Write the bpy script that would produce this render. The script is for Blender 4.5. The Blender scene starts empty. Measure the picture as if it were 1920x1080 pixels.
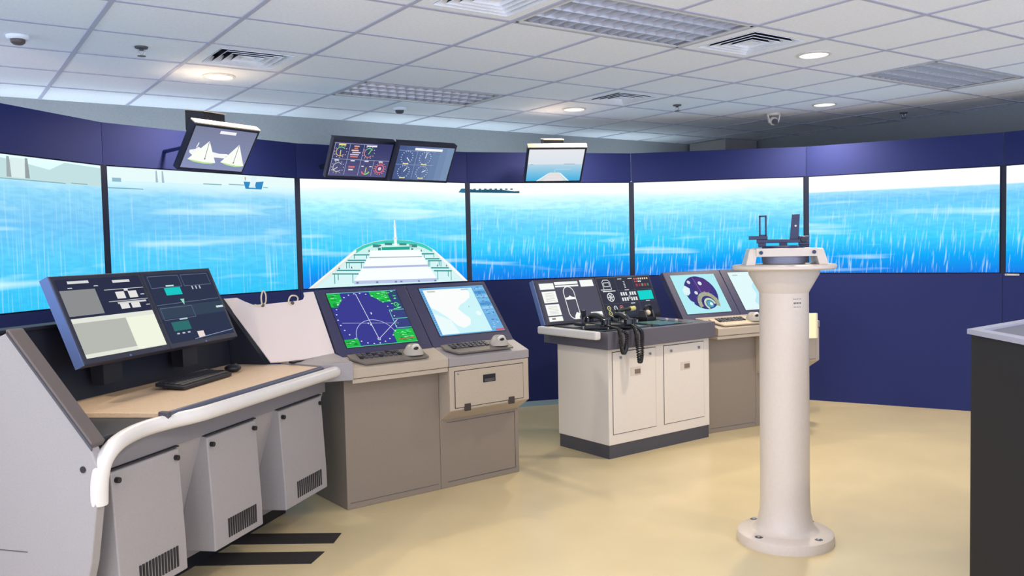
import bpy, bmesh, math, random
from math import sin, cos, pi, radians as R
from mathutils import Vector, Matrix
random.seed(7)
S = bpy.context.scene
COL = S.collection

# ------------------------------------------------------------------ camera, world, exposure
FPX = 1600.0; PITCH = 0.05107; ROLL = -0.02141; EYE = 1.5
def make_camera():
    F = Vector((0, cos(PITCH), -sin(PITCH))); R0 = Vector((1, 0, 0)); U0 = Vector((0, sin(PITCH), cos(PITCH)))
    r = R0 * cos(ROLL) + U0 * sin(ROLL); u = -R0 * sin(ROLL) + U0 * cos(ROLL)
    cd = bpy.data.cameras.new('camera'); co = bpy.data.objects.new('camera', cd); COL.objects.link(co)
    cd.sensor_fit = 'HORIZONTAL'; cd.sensor_width = 36.0; cd.lens = 36.0 * FPX / 1920.0
    cd.clip_start = 0.05; cd.clip_end = 100
    m = Matrix((r, u, -F)).transposed().to_4x4(); m.translation = (0, 0, EYE)
    co.matrix_world = m
    S.camera = co
make_camera()
W = bpy.data.worlds.new('world'); S.world = W; W.use_nodes = True
bg = W.node_tree.nodes['Background']; bg.inputs[0].default_value = (0.68, 0.78, 1.0, 1); bg.inputs[1].default_value = 3.15
S.view_settings.view_transform = 'Standard'; S.view_settings.look = 'None'
S.view_settings.exposure = 0.0; S.view_settings.gamma = 1.0; S.view_settings.use_curve_mapping = False
DOWNLIGHT_W = 26.0
CEIL = 2.651

# ------------------------------------------------------------------ helpers
def lin(c):
    o = []
    for v in c[:3]:
        v = v / 255.0
        o.append(v / 12.92 if v <= 0.04045 else ((v + 0.055) / 1.055) ** 2.4)
    return (o[0], o[1], o[2], 1.0)

class MB:
    """collects shapes into one mesh"""
    def __init__(s, f=None):
        s.v = []; s.fc = []; s.f = f or (lambda a, b, c: (a, b, c))
    def add(s, verts, faces, raw=False):
        n = len(s.v)
        for p in verts: s.v.append(tuple(p) if raw else tuple(s.f(*p)))
        for q in faces: s.fc.append([n + i for i in q])
        return s
    def box(s, x0, x1, y0, y1, z0, z1):
        v = [(x, y, z) for x in (x0, x1) for y in (y0, y1) for z in (z0, z1)]
        return s.add(v, [(0, 1, 3, 2), (4, 6, 7, 5), (0, 4, 5, 1), (2, 3, 7, 6), (0, 2, 6, 4), (1, 5, 7, 3)])
    def prism_u(s, prof, u0, u1):          # profile of (v, z), extruded along u
        n = len(prof)
        v = [(u0, p[0], p[1]) for p in prof] + [(u1, p[0], p[1]) for p in prof]
        f = [list(range(n)), list(range(2 * n - 1, n - 1, -1))]
        f += [(i, n + i, n + (i + 1) % n, (i + 1) % n) for i in range(n)]
        return s.add(v, f)
    def prism_z(s, poly, z0, z1):          # plan polygon of (u, v)
        n = len(poly)
        v = [(p[0], p[1], z0) for p in poly] + [(p[0], p[1], z1) for p in poly]
        f = [list(range(n))[::-1], list(range(n, 2 * n))]
        f += [(i, (i + 1) % n, n + (i + 1) % n, n + i) for i in range(n)]
        return s.add(v, f)
    def prism_v(s, poly, v0, v1):          # front polygon of (u, z), extruded along v
        n = len(poly)
        v = [(p[0], v0, p[1]) for p in poly] + [(p[0], v1, p[1]) for p in poly]
        f = [list(range(n)), list(range(2 * n - 1, n - 1, -1))]
        f += [(i, n + i, n + (i + 1) % n, (i + 1) % n) for i in range(n)]
        return s.add(v, f)
    def hexa(s, bot, top):                 # 4 bottom + 4 top points
        return s.add(list(bot) + list(top), [(3, 2, 1, 0), (4, 5, 6, 7), (0, 1, 5, 4), (1, 2, 6, 5), (2, 3, 7, 6), (3, 0, 4, 7)])
    def lathe(s, prof, n=32, c=(0, 0, 0)): # profile of (r, z) bottom to top
        v = []; f = []
        for (r, z) in prof:
            for k in range(n):
                a = 2 * pi * k / n; v.append((c[0] + r * cos(a), c[1] + r * sin(a), c[2] + z))
        for i in range(len(prof) - 1):
            for k in range(n):
                f.append((i * n + k, i * n + (k + 1) % n, (i + 1) * n + (k + 1) % n, (i + 1) * n + k))
        f.append(list(range(n))[::-1]); f.append([(len(prof) - 1) * n + k for k in range(n)])
        return s.add(v, f)
    def cyl(s, a, b, r, n=12, r2=None):
        a = Vector(a); b = Vector(b); d = (b - a).normalized(); r2 = r if r2 is None else r2
        x = d.orthogonal().normalized(); y = d.cross(x)
        v = []
        for p, rr in ((a, r), (b, r2)):
            for k in range(n):
                t = 2 * pi * k / n; v.append(p + x * (rr * cos(t)) + y * (rr * sin(t)))
        f = [(k, (k + 1) % n, n + (k + 1) % n, n + k) for k in range(n)] + [list(range(n))[::-1], list(range(n, 2 * n))]
        return s.add(v, f)
    def tube(s, path, r, n=12, sub=6, sx=1.0):
        P = [Vector(p) for p in path]; pts = []
        if sub > 1:
            for i in range(len(P) - 1):
                p0 = P[max(i - 1, 0)]; p1 = P[i]; p2 = P[i + 1]; p3 = P[min(i + 2, len(P) - 1)]
                for k in range(sub):
                    t = k / sub
                    pts.append(0.5 * ((2 * p1) + (p2 - p0) * t + (2 * p0 - 5 * p1 + 4 * p2 - p3) * t * t + (3 * p1 - p0 - 3 * p2 + p3) * t ** 3))
            pts.append(P[-1])
        else: pts = P
        m = len(pts); v = []; f = []; up = None
        for i in range(m):
            d = (pts[min(i + 1, m - 1)] - pts[max(i - 1, 0)]).normalized()
            if up is None: up = d.orthogonal().normalized()
            up = (up - d * up.dot(d)).normalized(); y = d.cross(up)
            for k in range(n):
                t = 2 * pi * k / n; v.append(pts[i] + up * (r * cos(t)) + y * (r * sx * sin(t)))
        for i in range(m - 1):
            for k in range(n):
                f.append((i * n + k, i * n + (k + 1) % n, (i + 1) * n + (k + 1) % n, (i + 1) * n + k))
        f.append(list(range(n))[::-1]); f.append([(m - 1) * n + k for k in range(n)])
        return s.add(v, f)
    def sphere(s, c, r, n=16, m=10, sz=1.0):
        prof = [(max(1e-4, r * sin(pi * i / m)), -r * sz * cos(pi * i / m)) for i in range(m + 1)]
        return s.lathe(prof, n, c)
    def mesh(s, name):
        me = bpy.data.meshes.new(name); me.from_pydata(s.v, [], s.fc)
        b = bmesh.new(); b.from_mesh(me); bmesh.ops.recalc_face_normals(b, faces=b.faces); b.to_mesh(me); b.free()
        return me
    def build(s, name, mat, parent=None, bevel=0, smooth=False, seg=2):
        me = s.mesh(name); me.materials.append(mat)
        o = bpy.data.objects.new(name, me); COL.objects.link(o)
        if parent: o.parent = parent
        if bevel:
            b = o.modifiers.new('bevel', 'BEVEL'); b.width = bevel; b.segments = seg; b.limit_method = 'ANGLE'; b.angle_limit = R(32)
        if smooth:
            for p in me.polygons: p.use_smooth = True
            me.set_sharp_from_angle(angle=R(40)) if hasattr(me, 'set_sharp_from_angle') else None
        return o

def tag(o, label=None, cat=None, group=None, kind=None):
    if label: o['label'] = label
    if cat: o['category'] = cat
    if group: o['group'] = group
    if kind: o['kind'] = kind
    return o
def thing(name, loc=(0, 0, 0), h=0.0, label=None, cat=None, group=None, kind=None):
    o = bpy.data.objects.new(name, None); COL.objects.link(o); o.empty_display_size = 0.1
    o.location = loc; o.rotation_euler = (0, 0, R(h))
    return tag(o, label, cat, group, kind)
def copy_tree(o, parent=None):
    c = o.copy(); COL.objects.link(c); c.parent = parent
    for ch in list(o.children): copy_tree(ch, c)
    return c
def tilt(x0, y0, z0, t):
    """(s along x, t up the tilted face, n out of its front) -> local point; t>0 leans back"""
    t = R(t)
    return lambda s, u, n: (x0 + s, y0 + u * sin(t) - n * cos(t), z0 + u * cos(t) + n * sin(t))

# ------------------------------------------------------------------ materials
MATS = {}
def mat(name, rgb, rough=0.5, metal=0.0, var=0.0, vscale=40.0, bump=0.0, bscale=200.0, spec=0.5, coat=0.0):
    if name in MATS: return MATS[name]
    m = bpy.data.materials.new(name); m.use_nodes = True; nt = m.node_tree; b = nt.nodes['Principled BSDF']
    c = lin(rgb)
    b.inputs['Base Color'].default_value = c; b.inputs['Roughness'].default_value = rough; b.inputs['Metallic'].default_value = metal
    b.inputs['Specular IOR Level'].default_value = spec
    if coat: b.inputs['Coat Weight'].default_value = coat; b.inputs['Coat Roughness'].default_value = 0.08
    tc = nt.nodes.new('ShaderNodeTexCoord')
    if var:
        n = nt.nodes.new('ShaderNodeTexNoise'); n.inputs['Scale'].default_value = vscale; n.inputs['Detail'].default_value = 4
        r = nt.nodes.new('ShaderNodeValToRGB')
        r.color_ramp.elements[0].position = 0.3; r.color_ramp.elements[1].position = 0.7
        r.color_ramp.elements[0].color = tuple(x * (1 - var) for x in c[:3]) + (1,)
        r.color_ramp.elements[1].color = tuple(min(1, x * (1 + var)) for x in c[:3]) + (1,)
        nt.links.new(tc.outputs['Object'], n.inputs['Vector']); nt.links.new(n.outputs['Fac'], r.inputs['Fac'])
        nt.links.new(r.outputs['Color'], b.inputs['Base Color'])
    if bump:
        n = nt.nodes.new('ShaderNodeTexNoise'); n.inputs['Scale'].default_value = bscale; n.inputs['Detail'].default_value = 3
        u = nt.nodes.new('ShaderNodeBump'); u.inputs['Strength'].default_value = bump; u.inputs['Distance'].default_value = 0.002
        nt.links.new(tc.outputs['Object'], n.inputs['Vector']); nt.links.new(n.outputs['Fac'], u.inputs['Height'])
        nt.links.new(u.outputs['Normal'], b.inputs['Normal'])
    MATS[name] = m; return m
def emis(name, rgb, k=1.0):
    if name in MATS: return MATS[name]
    m = bpy.data.materials.new(name); m.use_nodes = True; nt = m.node_tree; nt.nodes.clear()
    e = nt.nodes.new('ShaderNodeEmission'); o = nt.nodes.new('ShaderNodeOutputMaterial')
    e.inputs[0].default_value = lin(rgb); e.inputs[1].default_value = k; nt.links.new(e.outputs[0], o.inputs[0])
    MATS[name] = m; return m
def screen_mat():
    m = bpy.data.materials.new('screen_picture'); m.use_nodes = True; nt = m.node_tree; nt.nodes.clear()
    a = nt.nodes.new('ShaderNodeAttribute'); a.attribute_name = 'Col'
    e = nt.nodes.new('ShaderNodeEmission'); o = nt.nodes.new('ShaderNodeOutputMaterial')
    nt.links.new(a.outputs['Color'], e.inputs[0]); nt.links.new(e.outputs[0], o.inputs[0])
    m.cycles.emission_sampling = 'NONE'
    return m
SCREEN = screen_mat()

M_FLOOR = mat('cream_vinyl', (210, 192, 152), 0.28, var=0.05, vscale=2.2, spec=0.4)
M_TILE = mat('ceiling_tile', (234, 239, 255), 0.9, var=0.04, vscale=60, bump=0.25, bscale=120)
M_TBAR = mat('ceiling_tbar', (178, 180, 204), 0.6)
M_PLENUM = mat('plenum', (120, 122, 135), 0.9)
M_BULK = mat('grey_bulkhead', (150, 153, 156), 0.85, var=0.05, vscale=80)
M_NAVY = mat('navy_wall', (19, 33, 98), 0.75, var=0.12, vscale=120, bump=0.15, bscale=300)
M_BEZEL = mat('dark_bezel', (26, 28, 52), 0.4)
M_WHITEG = mat('white_grey_panel', (152, 147, 148), 0.55, var=0.04, vscale=150, bump=0.1, bscale=400)
M_CREAMG = mat('pale_warm_panel', (222, 212, 202), 0.5, var=0.03, vscale=150, bump=0.1, bscale=400)
M_TAUPE = mat('taupe_panel', (136, 123, 110), 0.55, var=0.05, vscale=150, bump=0.1, bscale=400)
M_TAUPEL = mat('light_taupe_panel', (178, 164, 148), 0.5, var=0.05, vscale=150, bump=0.1, bscale=400)
M_GREYT = mat('grey_worktop', (150, 144, 146), 0.5, var=0.05, vscale=150)
M_WORK = mat('tan_worktop', (210, 182, 152), 0.45, var=0.06, vscale=90)
M_CHAR = mat('charcoal', (72, 71, 78), 0.5, var=0.06, vscale=150)
M_BLACK = mat('black_plastic', (24, 24, 32), 0.4)
M_DKNAVY = mat('recess_navy', (26, 28, 42), 0.6, var=0.08, vscale=100)
M_TRIM = mat('brown_grey_trim', (92, 83, 82), 0.5)
M_WHITE = mat('white_paint', (212, 207, 204), 0.35, var=0.02, vscale=30)
M_PEL = mat('pelorus_paint', (208, 196, 186), 0.4, var=0.02, vscale=60, bump=0.05, bscale=300)
M_PINK = mat('pale_pink_board', (236, 218, 210), 0.6)
M_STEEL = mat('bright_steel', (196, 196, 200), 0.3, metal=1.0)
M_ALU = mat('louvre_aluminium', (200, 200, 212), 0.35, metal=0.35)
M_MON = mat('monitor_shell', (40, 42, 62), 0.45)
M_MONS = mat('monitor_edge_blue', (96, 116, 168), 0.4)
M_LENS = emis('lamp_lens', (255, 246, 226), 2.2)
M_HOUSE = mat('navy_housing', (56, 54, 86), 0.45, var=0.05, vscale=150)
M_GLOSS = mat('black_gloss_panel', (30, 32, 40), 0.15)
M_STRIPB = mat('pale_blue_skirting', (150, 178, 196), 0.5)
M_COUNTER = mat('dark_counter', (19, 19, 26), 0.7, var=0.12, vscale=120, bump=0.15, bscale=300)
M_TRIMALU = mat('counter_edge', (160, 162, 182), 0.5)
M_SMOKE = mat('smoked_top', (104, 106, 124), 0.55)
M_AZ = mat('azimuth_blue_black', (34, 38, 78), 0.35)
M_BOWL = mat('compass_bowl', (128, 132, 152), 0.35)
M_FOLD = mat('cream_folder', (250, 240, 196), 0.6)
M_CREAMC = mat('cream_cable', (226, 208, 176), 0.5)
M_BRASSY = mat('pale_bracket', (226, 206, 176), 0.4)
M_BALL = mat('trackball_shell', (170, 162, 152), 0.4)

# ------------------------------------------------------------------ flat screen graphics
class Gfx:
    """flat screen picture in (x, y) 0..1 of a w x h screen, one mesh with a colour per face"""
    def __init__(s, w, h, f):
        s.w = w; s.h = h; s.f = f; s.v = []; s.fc = []; s.c = []
    def poly(s, pts, col, L=1):
        n = len(s.v)
        for (x, y) in pts: s.v.append(s.f(x * s.w, y * s.h, 0.0003 * L))
        s.fc.append(list(range(n, n + len(pts)))); s.c.append(lin(col)); return s
    def rect(s, x0, y0, x1, y1, col, L=1): return s.poly([(x0, y0), (x1, y0), (x1, y1), (x0, y1)], col, L)
    def disc(s, cx, cy, r, col, L=1, n=20, ry=None):
        k = s.h / s.w; ry = ry or r
        return s.poly([(cx + r * k * cos(2 * pi * i / n), cy + ry * sin(2 * pi * i / n)) for i in range(n)], col, L)
    def ring(s, cx, cy, r, t, col, L=1, a0=0, a1=360, n=28):
        k = s.h / s.w
        for i in range(n):
            a = R(a0 + (a1 - a0) * i / n); b = R(a0 + (a1 - a0) * (i + 1) / n)
            s.poly([(cx + (r + e) * k * cos(t_), cy + (r + e) * sin(t_)) for (t_, e) in ((a, -t / 2), (a, t / 2), (b, t / 2), (b, -t / 2))], col, L)
        return s
    def line(s, x0, y0, x1, y1, t, col, L=1):
        k = s.h / s.w; dx = (x1 - x0) / k; dy = y1 - y0; l = math.hypot(dx, dy) or 1; nx = -dy / l * t / 2; ny = dx / l * t / 2
        return s.poly([(x0 + nx * k, y0 + ny), (x1 + nx * k, y1 + ny), (x1 - nx * k, y1 - ny), (x0 - nx * k, y0 - ny)], col, L)
    def ticks(s, cx, cy, r, n, size, col, L=1, a0=0, a1=360):
        k = s.h / s.w
        for i in range(n):
            a = R(a0 + (a1 - a0) * i / n)
            x = cx + r * k * cos(a); y = cy + r * sin(a)
            s.rect(x - size * k, y - size * .7, x + size * k, y + size * .7, col, L)
        return s
    def vgrad(s, x0, y0, x1, y1, c0, c1, n=12, L=0):
        for i in range(n):
            a = i / n; b = (i + 1) / n; c = [c0[k] + (c1[k] - c0[k]) * (a + b) / 2 for k in range(3)]
            s.rect(x0, y0 + (y1 - y0) * a, x1, y0 + (y1 - y0) * b, c, L)
        return s
    def build(s, name, parent):
        me = bpy.data.meshes.new(name); me.from_pydata(s.v, [], s.fc)
        at = me.color_attributes.new('Col', 'FLOAT_COLOR', 'CORNER')
        i = 0
        for p, c in zip(me.polygons, s.c):
            for _ in range(p.loop_total): at.data[i].color = c; i += 1
        me.materials.append(SCREEN)
        o = bpy.data.objects.new(name, me); COL.objects.link(o); o.parent = parent
        return o

# ------------------------------------------------------------------ ceiling grid frame
GYAW = 34.513; GOX = -0.468; GOY = 4.142; T = 0.6
def g2w(u, v, z=CEIL):
    c, s = cos(R(GYAW)), sin(R(GYAW))
    return (GOX + T * (c * u - s * v), GOY + T * (s * u + c * v), z)
VB = 5.95; UB = 10.28; U0 = -7.0; V0 = -10.0

# ------------------------------------------------------------------ structure: floor, ceiling, outer walls
def build_room():
    fl = MB().box(U0 * T, UB * T + .1, V0 * T, VB * T + .1, -0.1, 0).build('floor', M_FLOOR)
    fl.location = (GOX, GOY, 0); fl.rotation_euler = (0, 0, R(GYAW)); tag(fl, kind='structure')
    ce = MB().box(U0 * T, UB * T + .1, V0 * T, VB * T + .1, CEIL + 0.14, CEIL + 0.24).build('ceiling', M_PLENUM)
    ce.location = (GOX, GOY, 0); ce.rotation_euler = (0, 0, R(GYAW)); tag(ce, kind='structure')
    skip = set()
    for (a, b) in ((1, -1), (2, -1), (1, 3), (2, 3), (6, -1), (7, -1)): skip.add((a, b))
    for c in ((-1, 2), (0, -1), (3, -1), (4, 2)): skip.add(c)
    # tiles that the photograph shows, one object each, shared meshes
    g = 0.012
    full = MB().box(g / 2, T - g / 2, g / 2, T - g / 2, 0, 0.016).mesh('tile'); full.materials.append(M_TILE)
    cutv = MB().box(g / 2, T - g / 2, g / 2, T * 0.95, 0, 0.016).mesh('tile_cut'); cutv.materials.append(M_TILE)
    cutu = MB().box(g / 2, T * 0.28, g / 2, T - g / 2, 0, 0.016).mesh('tile_cut'); cutu.materials.append(M_TILE)
    cuts = MB().box(g / 2, T * 0.28, g / 2, T * 0.95, 0, 0.016).mesh('tile_cut'); cuts.materials.append(M_TILE)
    vmin = lambda i: -5 if i > 1 else (-3 if i > -2 else 0)
    for i in range(-5, 11):
        for j in range(-5, 6):
            if (i, j) in skip or j < vmin(i): continue
            me = cuts if (i == 10 and j == 5) else cutu if i == 10 else cutv if j == 5 else full
            o = bpy.data.objects.new('tile', me); COL.objects.link(o); o.parent = ce; o.location = (i * T, j * T, CEIL + random.uniform(0, .0015))
    # the rest of the ceiling, out of the picture
    r = MB()
    for i in range(int(U0), 11):
        for j in range(int(V0), 6):
            if i >= -5 and j >= -5 and j >= vmin(i): continue
            x1 = T * 0.28 if i == 10 else T - g / 2
            r.box(i * T + g / 2, i * T + x1, j * T + g / 2, (j + 1) * T - g / 2, CEIL, CEIL + 0.016)
    tag(r.build('tile_field', M_TILE, ce), kind='stuff')
    # T-bars
    for i in range(int(U0), 11):
        gaps = {2: [(-1, 0), (3, 4)], 7: [(-1, 0)]}.get(i, [])
        a = V0
        for (g0, g1) in gaps + [(VB, VB)]:
            MB().box(i * T - .012, i * T + .012, a * T, g0 * T, CEIL - .004, CEIL + .03).build('grid_bar', M_TBAR, ce); a = g1
    for j in range(int(V0), 6):
        MB().box(U0 * T, UB * T, j * T - .012, j * T + .012, CEIL - .003, CEIL + .03).build('grid_bar', M_TBAR, ce)
    wb = MB().box(U0 * T, UB * T + .1, VB * T, VB * T + .1, 0, CEIL + .14).build('wall_back', M_BULK)
    wr = MB().box(UB * T, UB * T + .1, V0 * T, VB * T, 0, CEIL + .14).build('wall_right', M_BULK)
    for o in (wb, wr): o.location = (GOX, GOY, 0); o.rotation_euler = (0, 0, R(GYAW)); tag(o, kind='structure')
    return ce
CEILING = build_room()

# curved (faceted) screen wall
J = [(-2.78, 2.38), (-2.976, 3.954), (-2.601, 5.498), (-1.687, 6.797), (-.383, 7.703), (1.149, 8.120), (2.717, 7.862), (4.075, 7.078), (5.05, 5.83), (5.46, 4.36)]
ZB, ZT, ZTOP = 1.177, 2.061, 2.335
def build_screen_wall():
    w = thing('wall_front', (0, 0, 0), 0, kind='structure')
    for k in range(len(J) - 1):
        (x0, y0), (x1, y1) = J[k], J[k + 1]
        h = math.atan2(y1 - y0, x1 - x0); L = math.hypot(x1 - x0, y1 - y0)
        for (z0, z1) in ((0, ZB - .004), (ZT + .004, ZTOP)):
            o = MB().box(0.0015, L - .0015, 0, .09, z0, z1).build('wall_panel', M_NAVY, w); o.location = (x0, y0, 0); o.rotation_euler = (0, 0, h)
        o = MB().box(0, L, .07, .09, ZB - .004, ZT + .004).build('backing_board', M_BEZEL, w); o.location = (x0, y0, 0); o.rotation_euler = (0, 0, h)
        o = MB().box(-.02, .02, .0, .068, ZB - .004, ZT + .004).build('mullion', M_BEZEL, w); o.location = (x0, y0, 0); o.rotation_euler = (0, 0, h)
    (x0, y0), (x1, y1) = J[4], J[5]
    b = MB().box(.25, 1.3, -.02, -.002, 0, .045).build('baseboard_front', M_STRIPB); b.location = (x0, y0, 0)
    b.rotation_euler = (0, 0, math.atan2(y1 - y0, x1 - x0)); tag(b, kind='structure')
build_screen_wall()

# ------------------------------------------------------------------ big wall displays
def sea_material(idx, off, wash, rain):
    m = bpy.data.materials.new('sea_picture'); m.use_nodes = True; nt = m.node_tree; nt.nodes.clear(); N = nt.nodes.new; Lk = nt.links.new
    tc = N('ShaderNodeTexCoord'); sp = N('ShaderNodeSeparateXYZ'); Lk(tc.outputs['Object'], sp.inputs[0])
    def math_(op, a, b=None):
        n = N('ShaderNodeMath'); n.operation = op
        for i, x in enumerate((a, b)):
            if x is None: continue
            if isinstance(x, (int, float)): n.inputs[i].default_value = x
            else: Lk(x, n.inputs[i])
        return n.outputs[0]
    X = math_('ADD', sp.outputs['X'], off); Z = sp.outputs['Z']; t = math_('DIVIDE', Z, ZT - ZB)
    def noise(sx, sz, sl=0.0, det=3.0, seed=0.0):
        c = N('ShaderNodeCombineXYZ'); a = math_('MULTIPLY', X, sx)
        if sl: a = math_('ADD', a, math_('MULTIPLY', Z, sl))
        Lk(a, c.inputs[0]); Lk(math_('MULTIPLY', Z, sz), c.inputs[1]); c.inputs[2].default_value = seed
        n = N('ShaderNodeTexNoise'); n.inputs['Scale'].default_value = 1.0; n.inputs['Detail'].default_value = det
        Lk(c.outputs[0], n.inputs['Vector']); return n.outputs['Fac']
    def ramp(fac, stops):
        r = N('ShaderNodeValToRGB'); e = r.color_ramp.elements
        while len(e) < len(stops): e.new(0.5)
        for el, (p, c) in zip(e, stops): el.position = p; el.color = c
        Lk(fac, r.inputs[0]); return r.outputs['Color']
    def mix(f, a, b):
        n = N('ShaderNodeMix'); n.data_type = 'RGBA'
        Lk(f, n.inputs[0]) if not isinstance(f, float) else setattr(n.inputs[0], 'default_value', f)
        for i, x in ((6, a), (7, b)):
            if isinstance(x, tuple): n.inputs[i].default_value = x
            else: Lk(x, n.inputs[i])
        return n.outputs[2]
    def g(v): return (v, v, v, 1)
    wv = noise(1.3, 7, 0, 3, idx * 1.7)
    tt = math_('ADD', t, math_('MULTIPLY', math_('SUBTRACT', wv, 0.5), 0.16))
    if wash:
        st = [(0, lin((48, 196, 244))), (.3, lin((88, 206, 248))), (.6, lin((120, 200, 244))), (.78, lin((146, 216, 246))), (.86, lin((206, 240, 250))), (1, lin((226, 250, 252)))]
    else:
        st = [(0, lin((24, 122, 230))), (.18, lin((14, 168, 246))), (.36, lin((66, 208, 250))), (.58, lin((112, 214, 250))), (.74, lin((168, 242, 253))), (.86, lin((224, 254, 255))), (.92, lin((255, 255, 255)))]
    if idx >= 6: st[-3:] = [(.74, lin((120, 206, 250))), (.82, lin((168, 226, 252))), (.835, lin((250, 255, 255)))]
    base = ramp(tt if idx < 6 else t, st)
    sea = ramp(t, [(0, g(1)), (.78, g(1)), (.88, g(0))])
    dark = math_('MULTIPLY', ramp(noise(9, 34, 3.0, 5, 3.0), [(.42, g(1)), (.56, g(0))]), math_('MULTIPLY', sea, .16))
    c = mix(dark, base, lin((40, 150, 226)))
    foam = math_('MULTIPLY', ramp(noise(.8, 9, 0, 2, 9.0 + idx), [(.57, g(0)), (.72, g(1))]), math_('MULTIPLY', sea, .75))
    c = mix(foam, c, lin((214, 252, 255)))
    rn = math_('MULTIPLY', ramp(noise(60, 5.0 if idx > 3 else 2.0, -5.0 if idx > 3 else 0.0, 2, 5.0), [(.55, g(0)), (.75, g(1))]), math_('MULTIPLY', ramp(t, [(0, g(1)), (.62, g(.8)), (.9, g(0))]), rain))
    c = mix(rn, c, lin((224, 248, 255)))
    e = N('ShaderNodeEmission'); o = N('ShaderNodeOutputMaterial'); Lk(c, e.inputs[0]); e.inputs[1].default_value = 1.08; Lk(e.outputs[0], o.inputs[0]); m.cycles.emission_sampling = 'NONE'
    return m

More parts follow.
